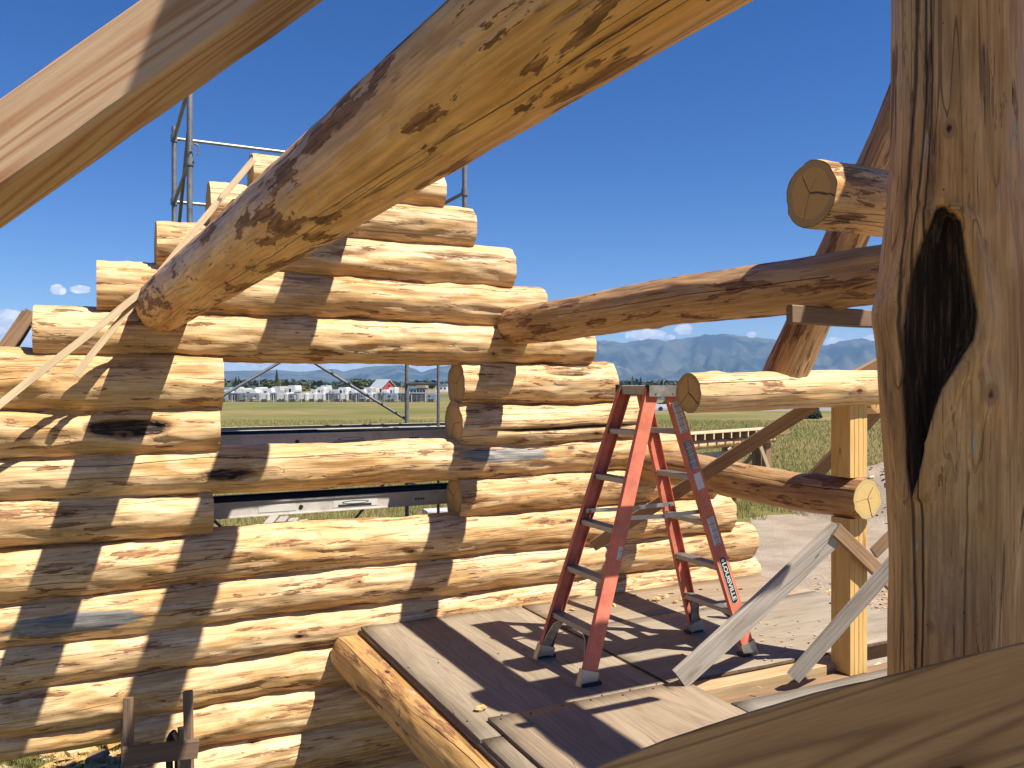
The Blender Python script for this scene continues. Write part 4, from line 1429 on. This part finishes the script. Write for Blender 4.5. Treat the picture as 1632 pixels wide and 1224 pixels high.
# keep its broad face square to the view
p0, p1 = P(-330, 497, d=1.56), P(760, -275, d=1.56)
x = (p1 - p0).normalized()
nz = (VDIR - x * VDIR.dot(x)).normalized()
y = nz.cross(x)
Mx = Matrix((x, y, nz)).transposed().to_4x4()
Mx.translation = p0 + nz * 0.005
o.matrix_local = Mx
WM[o.name] = Mx

pts_t = [(760, 1300), (860, 1256), (950, 1223), (1060, 1180), (1180, 1140), (1300, 1104), (1432, 1074), (1540, 1046), (1640, 1022), (1760, 990)]
DB = 1.35
b = MB()
up = [P(x_, y_, d=DB) for x_, y_ in pts_t]
fine = []
for u, v_ in zip(up, up[1:]):
    for k in range(8):
        f = u.lerp(v_, k / 8)
        fine.append(f + Vector((0, 0, .0012 * mn.noise(f * 40))))
fine.append(up[-1])
nn = len(fine)
dn = Vector((.12, -.06, -.34))
vs_ = []
for p_ in fine:
    vs_ += [p_ + Vector((0, 0, -.002)), p_ + VDIR * .003, p_ + VDIR * .15 + Vector((0, 0, -.085)), p_ + VDIR * .15 + dn, p_ + dn]
fs_ = []
for i in range(nn - 1):
    for j in range(5):
        a = i * 5 + j; c = i * 5 + (j + 1) % 5
        fs_.append((a, a + 5, c + 5, c))
fs_ += [(4, 3, 2, 1, 0)[::-1], tuple((nn - 1) * 5 + q for q in (4, 3, 2, 1, 0))]
dirx = (fine[-1] - fine[0]).normalized()
yy = (VDIR - dirx * VDIR.dot(dirx)).normalized()
Mb = Matrix((dirx, yy, dirx.cross(yy))).transposed().to_4x4()
Mb.translation = fine[0]
Mi = Mb.inverted()
b.add([Mi @ q for q in vs_], fs_)
o = b.obj('timber_brace', M_beam, M=Mb)
tag(o, 'dark amber squared timber rising across the lower right corner', 'timber')

LA = (M_lath, M_graye)
o = plank('lath', P(404, 254, Y=5.66), P(119, 598, Y=5.58), .040, .020, (-.7, 0, .7), LA, None, 12, bow=.008, cham=.0015)
tag(o, 'pale wooden lath leaning steeply across the left log ends', 'lath')
o = plank('lath', P(292, 414, Y=5.62), P(-20, 660, Y=5.50), .042, .018, (-.6, 0, .7), LA, None, 13, bow=.012, cham=.0015)
tag(o, 'pale wooden lath crossing the steep one and running off the left edge', 'lath')
b = MB().tube(P(133, 545, Y=5.55), P(148, 549, Y=5.58), .0025, 6)
tag(b.obj('nail', M_rope), 'bent nail between the two pale laths', 'nail')
o = plank('prop_board', P(46, 500, Y=6.35), P(-12, 585, Y=6.35), .088, .038, (.8, 0, .5), (M_brown, M_yel), None, 14)
tag(o, 'brown prop board with a bright yellow cut end at far left', 'board')
o = plank('prop_board', P(52, 497, Y=6.42), P(3, 575, Y=6.42), .088, .038, (.8, 0, .5), (M_brown, M_yel), None, 15)
tag(o, 'second prop board behind and right of the far left one', 'board')

# homemade ladder at lower left
hl = thing('wooden_ladder', P(250, 1224, Y=5.35), 'homemade weathered wooden ladder leaning at the lower left wall', 'ladder')
zb_ = ZG
for (xt, yt, sd) in ((204, 1112, 1), (299, 1101, 2)):
    tp = P(xt, yt, Y=5.42)
    bt = Vector((tp.x + .02, tp.y - .30, zb_))
    plank('ladder_rail', bt, tp, .050, .038, (CB, -SB, 0), (M_dgray, M_dgray), hl, 20 + sd, bow=.004)
a_, c_ = P(194, 1206, Y=5.27), P(316, 1193, Y=5.27)
plank('rung', a_, c_, .105, .038, (0, 0, 1), (M_dgray, M_dgray), hl, 24)
for k in range(1, 6):
    plank('rung', a_ + Vector((0, -.04 * k, -.32 * k)), c_ + Vector((0, -.04 * k, -.32 * k)), .09, .038, (0, 0, 1), G, hl, 24 + k)
# dark steel clamp behind it
M_bluest = simple('blue_black_steel', (.03, .04, .07), .3, .6)
cl_ = thing('steel_bracket', P(275, 1224, Y=5.50), 'curved blue black steel strap standing behind the wooden ladder', 'bracket')
b = MB()
ptsb = [P(268, 1240, Y=5.5), P(267, 1200, Y=5.5), P(268, 1175, Y=5.5), P(272, 1166, Y=5.5), P(277, 1176, Y=5.5), P(281, 1196, Y=5.5), P(281, 1240, Y=5.5)]
for u, v_ in zip(ptsb, ptsb[1:]):
    b.add([u - VDIR * .03, v_ - VDIR * .03, v_ + VDIR * .03, u + VDIR * .03, u - VDIR * .03 + RDIR * .02, v_ - VDIR * .03 + RDIR * .02, v_ + VDIR * .03 + RDIR * .02, u + VDIR * .03 + RDIR * .02],
          [(0, 1, 2, 3), (4, 7, 6, 5), (0, 4, 5, 1), (3, 2, 6, 7)])
b.obj('strap', M_bluest, cl_)
plank('upright', P(290, 1260, Y=5.56), P(290, 1160, Y=5.56), .05, .05, (1, 0, 0), (M_ink, M_ink), cl_, 40)

# ------------------------------------------------------------------ scaffold
scf = thing('scaffold', (1.67, 7.25, ZG), 'grey tube scaffold tower standing behind the log wall', 'scaffold')
for xs in (.57, 2.77):
    for ys, zt in ((6.5, 2.55), (8.0, 2.32)):
        b = MB().tube((xs, ys, ZG + .02), (xs, ys, zt), .0215, 12)
        pl = b.obj('upright', M_steel, scf)
        for zc in (2.21, 1.64, .9, -.6, -2.1):
            MB().tube((xs, ys, zc - .03), (xs, ys, zc + .03), .030, 10).obj('collar', M_steel, pl)
        MB().box((xs - .07, ys - .07, ZG + .008), (xs + .07, ys + .07, ZG + .018)).obj('base_plate', M_steel, pl)
    MB().tube((xs, 7.12, ZG + .5), (xs, 7.12, 1.0), .014, 10).obj('inner_upright', M_steel, scf)
    for k in range(10):
        z = -3.5 + .5 * k
        MB().tube((xs, 7.12, z), (xs, 8.0, z), .012, 8).obj('frame_rung', M_steel, scf)
    for z in (2.21, 1.64):
        MB().tube((xs, 6.5, z), (xs, 8.0, z), .016, 8).obj('guard_rail', M_steel, scf)
    for z in (1.0, -.52, -1.05):
        MB().tube((xs, 6.5, z), (xs, 8.0, z), .018, 8).obj('frame_header', M_steel, scf)
for z in (2.21, 1.64):
    MB().tube((.57, 8.0, z), (2.77, 8.0, z), .016, 8).obj('guard_rail', M_alu, scf)
for a, c in (((.57, 8.03, .97), (2.77, 8.03, -.36)), ((.57, 8.03, -.36), (2.77, 8.03, .97)), ((.57, 8.03, -3.2), (2.77, 8.03, -.75)), ((.57, 8.03, -.9), (2.77, 8.03, -3.2)), ((.57, 6.47, -3.2), (2.77, 6.47, -1.2)),
             ((.57, 6.6, 1.9), (.57, 7.9, 1.05))):
    MB().tube(a, c, .0145, 8).obj('cross_brace', M_steel, scf)
hk = [P(307 + 6 * math.cos(a) + 4, 238 - 9 * math.sin(a), Y=6.45) for a in (3.14, 2.2, 1.5, .8, 0, -.8, -1.4)]
MB().path(hk, .006, 6).obj('hook', M_steel, scf)


def scaf_plank(x0, x1, y0, y1, z, label, stick=True, strip=False):
    t = thing('scaffold_plank', ((x0 + x1) / 2, (y0 + y1) / 2, z), label, 'scaffold plank')
    MB().box((x0, y0 + .012, z - .012), (x1, y1 - .012, z)).obj('plank_surface', M_deckblk, t)
    for yy in (y0, y1 - .01):
        b = MB().box((x0, yy, z - .105), (x1, yy + .01, z + .006))
        b.box((x0, yy - .012 if yy == y0 else yy, z - .002), (x1, yy + .012 if yy == y0 else yy + .022, z + .010))
        b.box((x0, yy - .008 if yy == y0 else yy, z - .107), (x1, yy + .02 if yy == y0 else yy + .018, z - .099))
        rl = b.obj('side_rail', M_palu, t)
        if yy == y0 and stick:
            for (sx, sw, mm) in ((.42, .30, M_white), (1.05, .28, M_white), (1.62, .36, M_white), (2.28, .22, M_white), (2.62, .16, M_white)):
                st = MB().box((sx, y0 - .003, z - .080), (sx + sw, y0 - .0005, z - .028)).obj('sticker', mm, rl)
            b = MB()
            for k in range(5):
                b.box((.45, y0 - .0045, z - .073 + k * .009), (.45 + .22, y0 - .0033, z - .070 + k * .009))
                b.box((1.66, y0 - .0045, z - .076 + k * .004), (1.93, y0 - .0033, z - .0745 + k * .004))
            for k in range(4):
                b.box((2.30 + k * .022, y0 - .0045, z - .062), (2.314 + k * .022, y0 - .0033, z - .044))
            tag(b.obj('fine_print', M_ink, t), kind='stuff')
            pts_o = []
            b = MB()
            for k in range(24):
                a = 6.28318 * k / 24
                pts_o.append((1.80 + .11 * math.cos(a), z - .044 + .013 * math.sin(a)))
            inn = [(1.80 + (x_ - 1.80) * .9, z - .044 + (z_ - z + .044) * .75) for x_, z_ in pts_o]
            b.add([(x_, y0 - .0045, z_) for x_, z_ in pts_o] + [(x_, y0 - .0045, z_) for x_, z_ in inn], [(i, (i + 1) % 24, 24 + (i + 1) % 24, 24 + i) for i in range(24)])
            b.obj('oval_mark', M_ink, rl)
            for xx in (1.37, 2.93):
                MB().tube((xx, y0 - .006, z - .055), (xx, y0 + .002, z - .055), .016, 14).obj('bolt_hole', M_ink, rl)
    return t


scaf_plank(-.1, 3.25, 6.58, 7.12, -.40, 'black topped aluminium scaffold plank just above the middle window log', True)
scaf_plank(-.1, 3.25, 7.22, 7.80, -.40, 'second black scaffold plank lying behind the upper one', False)
scaf_plank(-.2, 3.05, 6.44, 6.88, -.895, 'black topped aluminium scaffold plank below the middle window log', True)

# ------------------------------------------------------------------ staging platform in the meadow
DP = 28.
A = P(1062, 690, d=24.5); A.z = 0
B = P(1254, 684, d=29.)
B.z = 0
zt = -1.55
st = thing('log_staging', (A + B) / 2 + Vector((0, 0, ZG)), 'low staging of joists on logs and posts out in the meadow', 'staging')
dirp = (B - A).normalized()
perp = Vector((-dirp.y, dirp.x, 0))
Lp = (B - A).length
Ms = Matrix((dirp, perp, Vector((0, 0, 1)))).transposed().to_4x4()
Ms.translation = A + Vector((0, 0, zt))
nj = int(Lp / .47)
for k in range(nj + 1):
    x_ = Lp * k / nj
    plank('joist', Ms @ Vector((x_, 0, -.11)), Ms @ Vector((x_, .75, -.11)), .18, .07, (0, 0, 1), (M_brown, M_lath), st, k, segs=2)
plank('deck_board', Ms @ Vector((-.1, .38, .0)), Ms @ Vector((Lp + .1, .38, .0)), .74, .03, perp, (M_lath, M_lath), st, 50)
plank('deck_board', Ms @ Vector((Lp * .8, -.05, -.11)), Ms @ Vector((Lp + .05, -.05, -.11)), .18, .05, (0, 0, 1), (M_brown, M_lath), st, 52)
make_log('support_log', Ms @ Vector((-.2, .35, -.38)), Ms @ Vector((Lp - .35, .35, -.38)), .16, .14, 61, LOG, st, n=16, step=.2)
make_log('support_log', Ms @ Vector((-.2, .72, -.38)), Ms @ Vector((Lp - .35, .72, -.38)), .16, .14, 62, LOG, st, n=16, step=.2)
plank('cross_tie', Ms @ Vector((.2, .5, -.85)), Ms @ Vector((Lp * .62, .5, -.80)), .28, .05, (0, 0, 1), G, st, 53)
for x_ in (.5, Lp * .62, Lp - .75):
    for y_ in (.35, .74):
        tp = Ms @ Vector((x_, y_, -.52))
        plank('post', Vector((tp.x, tp.y, ZG)), tp, .22, .22, (1, 0, 0), (M_brown, M_brown), st, 55, segs=2)
    plank('brace', Ms @ Vector((x_, .2, -1.55)), Ms @ Vector((x_ - .65, .2, -.55)), .13, .06, (1, 0, 0), (M_lath, M_lath), st, 56, segs=2)
    plank('brace', Ms @ Vector((x_ - .2, .7, -.9)), Ms @ Vector((x_ - 1.9, 1.2, -2.35)), .13, .06, (0, 0, 1), (M_brown, M_brown), st, 57, segs=2)

# pile of grey boards in the meadow, seen through the window opening
rnd = random.Random(3)
grp = 'weathered boards of the pile in the meadow'
lab = ['grey board at the left end of the meadow board pile', 'grey board second in the fanned meadow pile', 'grey board third in the fanned meadow pile', 'grey board fourth in the fanned meadow pile',
       'grey board at the right end of the meadow board pile', 'grey board lying lowest at the left of the meadow pile', 'grey board lying lowest at the middle of the meadow pile',
       'grey board lying lowest at the right of the meadow pile']
for k in range(5):
    a = P(397 + k * 18, 843 - k * 1, d=18.2); a.z = ZG + .42
    c = P(438 + k * 15.5, 817 + k * 3.0, d=19.6); c.z = ZG + .88 - .04 * k
    o = plank('old_board', a, c, .20, .045, (1, -.3, .2), G, None, 70 + k, segs=3)
    tag(o, lab[k], 'board', grp)
for k in range(3):
    a = P(395 + k * 26, 847 - k * 2, d=17.8); a.z = ZG + .16 + .03 * k
    c = P(455 + k * 22, 838 - k * 2, d=19.2); c.z = ZG + .22 + .1 * k
    o = plank('old_board', a, c, .22, .06, (0, 1, .2), G, None, 80 + k, segs=3)
    tag(o, lab[5 + k], 'board', grp)
b = MB()
q = P(391, 838, d=18.4)
for k in range(14):
    b.box((q.x + rnd.uniform(-.28, .28), q.y + rnd.uniform(-.2, .3), ZG + .0 + k * .004), (q.x + rnd.uniform(.3, .45), q.y + rnd.uniform(.35, .5), ZG + rnd.uniform(.15, .5)))
tag(b.obj('scrap_heap', M_td), 'dark scrap heap at the left end of the board pile', 'scrap', kind='stuff')
q = P(700, 822, Z=ZG)
o = plank('concrete_slab', (q.x - .45, q.y, ZG + .12), (q.x + .45, q.y - .1, ZG + .12), .6, .16, (0, 1, 0), (M_greyst, M_greyst), None, 88)
o.data.materials[0] = o.data.materials[1] = simple('pale_concrete', (.5, .5, .49), .8)
tag(o, 'pale concrete slab on the grass beside the window edge', 'slab')

# ------------------------------------------------------------------ grass blades, chips, dirt mound
import numpy as np
rs = np.random.RandomState(4)


def blades(name, n, dmin, dmax, tmin, tmax, hmin, hmax, mts, label, keep=None):
    d = np.exp(rs.uniform(np.log(dmin), np.log(dmax), n))
    t = rs.uniform(tmin, tmax, n)
    X = (SB + t * CB) * d
    Y = (CB - t * SB) * d
    if keep is not None:
        k = keep(X, Y); X, Y, d = X[k], Y[k], d[k]; n = len(X)
    h = rs.uniform(hmin, hmax, n)
    w_ = .003 * (1 + d * .07) * rs.uniform(.7, 1.4, n)
    a = rs.uniform(0, 6.283, n)
    lx, ly = rs.normal(0, .35, n) * h, rs.normal(0, .35, n) * h
    V = np.zeros((n, 3, 3), np.float32)
    V[:, 0] = np.stack([X - w_ * np.cos(a), Y - w_ * np.sin(a), np.full(n, ZG - .01)], 1)
    V[:, 1] = np.stack([X + w_ * np.cos(a), Y + w_ * np.sin(a), np.full(n, ZG - .01)], 1)
    V[:, 2] = np.stack([X + lx, Y + ly, ZG + h], 1)
    me = bpy.data.meshes.new(name)
    me.vertices.add(n * 3); me.loops.add(n * 3); me.polygons.add(n)
    me.vertices.foreach_set('co', V.ravel())
    me.loops.foreach_set('vertex_index', np.arange(n * 3, dtype=np.int32))
    me.polygons.foreach_set('loop_start', np.arange(0, n * 3, 3, dtype=np.int32))
    me.polygons.foreach_set('loop_total', np.full(n, 3, np.int32))
    for m_ in mts: me.materials.append(m_)
    me.polygons.foreach_set('material_index', rs.randint(0, len(mts), n).astype(np.int32))
    me.update()
    o = bpy.data.objects.new(name, me)
    put(o, Matrix())
    tag(o, label, kind='stuff')


def blade_mat(name, c1, c2):
    m, N = mat(name)
    wc = N.n('ShaderNodeNewGeometry').outputs['Position']
    n1 = N.noise(wc, .25, 4, .6)
    N.bsdf(N.mix(N.mr(n1, .38, .62), c1, c2), .8, spec=.15)
    return m


GB = [blade_mat('grass_green', (.15, .175, .04), (.20, .19, .06)), blade_mat('grass_olive', (.18, .17, .05), (.26, .21, .08)), blade_mat('grass_straw', (.30, .25, .11), (.38, .30, .15))]


def notyard(X, Y):
    # outside the gravel yard
    import math as _m
    px = 816 + 1313 * (X * CB - Y * SB) / (X * SB + Y * CB)
    py = 612 - 1313 * ZG / (X * SB + Y * CB)
    yard = (px > 1140) & (py > 822 + 8 * np.sin(X * 3))
    return ~yard


blades('meadow_grass', 230000, 9, 90, -.42, .50, .08, .28, GB, 'tall dry and green meadow grass', notyard)
blades('lawn_grass', 40000, 6.9, 11, -.66, -.30, .03, .10, [GB[0], GB[0], GB[1]], 'short green grass below the log wall')

# dirt mound
b = MB()
c0 = P(1408, 800, d=25.); c0.z = ZG
n_, mrow = 40, 14
vs_ = [c0 + Vector((0, 0, 1.55))]
for j in range(1, mrow + 1):
    for i in range(n_):
        a = 6.28318 * i / n_
        rr = 2.6 * j / mrow * (1 + .25 * mn.noise(Vector((math.cos(a) * 1.5, math.sin(a) * 1.5, 2))))
        z = 1.55 * (math.cos(3.14159 * j / mrow) * .5 + .5) + .16 * mn.noise(Vector((rr * math.cos(a) * 2, rr * math.sin(a) * 2, 0))) + .07 * mn.noise(Vector((rr * math.cos(a) * 7, rr * math.sin(a) * 7, 0)))
        vs_.append(c0 + Vector((rr * math.cos(a), rr * math.sin(a), z if j < mrow else -.02)))
fs_ = [(0, 1 + i, 1 + (i + 1) % n_) for i in range(n_)]
for j in range(mrow - 1):
    fs_ += [(1 + j * n_ + i, 1 + (j + 1) * n_ + i, 1 + (j + 1) * n_ + (i + 1) % n_, 1 + j * n_ + (i + 1) % n_) for i in range(n_)]
b.add(vs_, fs_, smooth=True)
tag(b.obj('dirt_mound', M_gravel), 'mound of brown dirt and wood bits left of the big post', kind='structure')

M_chip = simple('wood_chip_orange', (.55, .34, .14), .8, var=.25, vs=8)
M_chip2 = simple('wood_chip_pale', (.66, .52, .32), .8, var=.2, vs=8)


def chips(name, cx, cy, z, rx, ry, n, s0, s1, seed, label, m_=None, cat=None, zf=None):
    rnd = random.Random(seed)
    b = MB()
    for _ in range(n):
        x_, y_ = cx + rnd.gauss(0, rx), cy + rnd.gauss(0, ry)
        s = rnd.uniform(s0, s1)
        Mx = Matrix.Translation((x_, y_, (zf(x_, y_) if zf else z) + rnd.uniform(.0, s * .25))) @ Matrix.Rotation(rnd.uniform(0, 6.28), 4, 'Z') @ Matrix.Rotation(rnd.uniform(-.4, .4), 4, 'X') @ Matrix.Rotation(rnd.uniform(-.4, .4), 4, 'Y')
        a_, c_ = s * rnd.uniform(.3, .7), s * rnd.uniform(.04, .1)
        b.prism([(-s, -c_), (s * .8, -c_), (s, 0), (s * .4, c_), (-s * .7, c_)], -a_, a_, M=Mx)
    o = b.obj(name, m_ or M_chip)
    tag(o, label, cat, kind='stuff')


q = P(170, 1215, Z=ZG)
chips('wood_chips', q.x + .2, q.y - .1, ZG + .01, .55, .35, 260, .03, .14, 1, 'orange bark and wood chips on the grass below the wall')
chips('wood_chips', q.x + .1, q.y + .3, ZG + .01, .9, .7, 90, .03, .1, 2, 'pale wood chips scattered on the grass below the wall', M_chip2)
q = P(1300, 900, Z=ZG)
chips('wood_chips', 9., 7.6, ZG + .01, 2.2, 2.2, 60, .02, .07, 3, 'pale wood chips scattered on the gravel yard', M_chip2)
q = P(1390, 955, Z=ZG)
chips('wood_chips', q.x, q.y, ZG + .01, .9, .9, 420, .015, .05, 4, 'yellow sawdust and chips beyond the right deck edge')
q = P(1408, 790, d=24.)
def mound_z(x_, y_):
    a = math.atan2(y_ - c0.y, x_ - c0.x)
    k = 2.6 * (1 + .25 * mn.noise(Vector((math.cos(a) * 1.5, math.sin(a) * 1.5, 2))))
    return ZG + 1.55 * (math.cos(3.14159 * min(1, math.hypot(x_ - c0.x, y_ - c0.y) / k)) * .5 + .5)


chips('wood_chips', c0.x - .3, c0.y - .9, ZG, 1.1, .7, 90, .03, .10, 5, 'pale wood bits on the dirt mound', M_chip2, zf=mound_z)
q = P(1130, 935, Z=ZD)
chips('wood_chips', 3.95, 5.55, ZD + .004, .5, .1, 30, .008, .03, 6, 'small yellow wood chips on the deck by the wall')
chips('wood_chips', 4.05, 4.5, ZD + .004, .35, .35, 60, .006, .016, 7, 'tiny yellow chips on the deck right of the ladder')
# single larger scraps
for k, (px, py, s, lb) in enumerate(((766, 1133, .030, 'round tan wood scrap alone on the near plywood sheet'), (1047, 958, .035, 'yellow wood scrap on the deck behind the ladder, left one'),
                                     (1076, 961, .022, 'small yellow wood scrap on the deck behind the ladder, right one'))):
    q = P(px, py, Z=ZD)
    rnd = random.Random(k)
    b = MB()
    vs_ = []
    for j in range(5):
        ph = j / 4 * 3.14159
        for i in range(9):
            a = 6.283 * i / 9
            rr = s * (.75 + .4 * rnd.random())
            vs_.append(q + Vector((rr * math.sin(ph) * math.cos(a) * 1.2, rr * math.sin(ph) * math.sin(a) * .8, s * .5 + rr * .55 * math.cos(ph))))
    b.add(vs_, [(j * 9 + i, (j + 1) * 9 + i, (j + 1) * 9 + (i + 1) % 9, j * 9 + (i + 1) % 9) for j in range(4) for i in range(9)])
    tag(b.obj('wood_scrap', M_chip), lb, 'wood scrap')
for k, (x0_, y0_, x1_, y1_, wd_, lb) in enumerate(((105, 1208, 160, 1188, .16, 'long pale bark slab on the grass below the wall'), (62, 1203, 78, 1199, .1, 'short pale wood offcut at the left on the grass'),
                                                   (233, 1186, 246, 1176, .14, 'squarish brown offcut beside the wooden ladder'), (146, 1216, 166, 1222, .12, 'brown offcut block at the bottom edge of the grass'),
                                                   (168, 1198, 196, 1190, .18, 'orange bark slab right of the long pale one'))):
    a_, c_ = P(x0_, y0_, Z=ZG), P(x1_, y1_, Z=ZG)
    a_.z = ZG + .08; c_.z = ZG + .12
    o = plank('wood_offcut', a_, c_, wd_, .05, (0, 1, .1), (M_chip2 if k in (0, 1) else M_chip if k == 4 else M_brown,), None, 95 + k, bow=.05, segs=5)
    tag(o, lb, 'wood offcut')
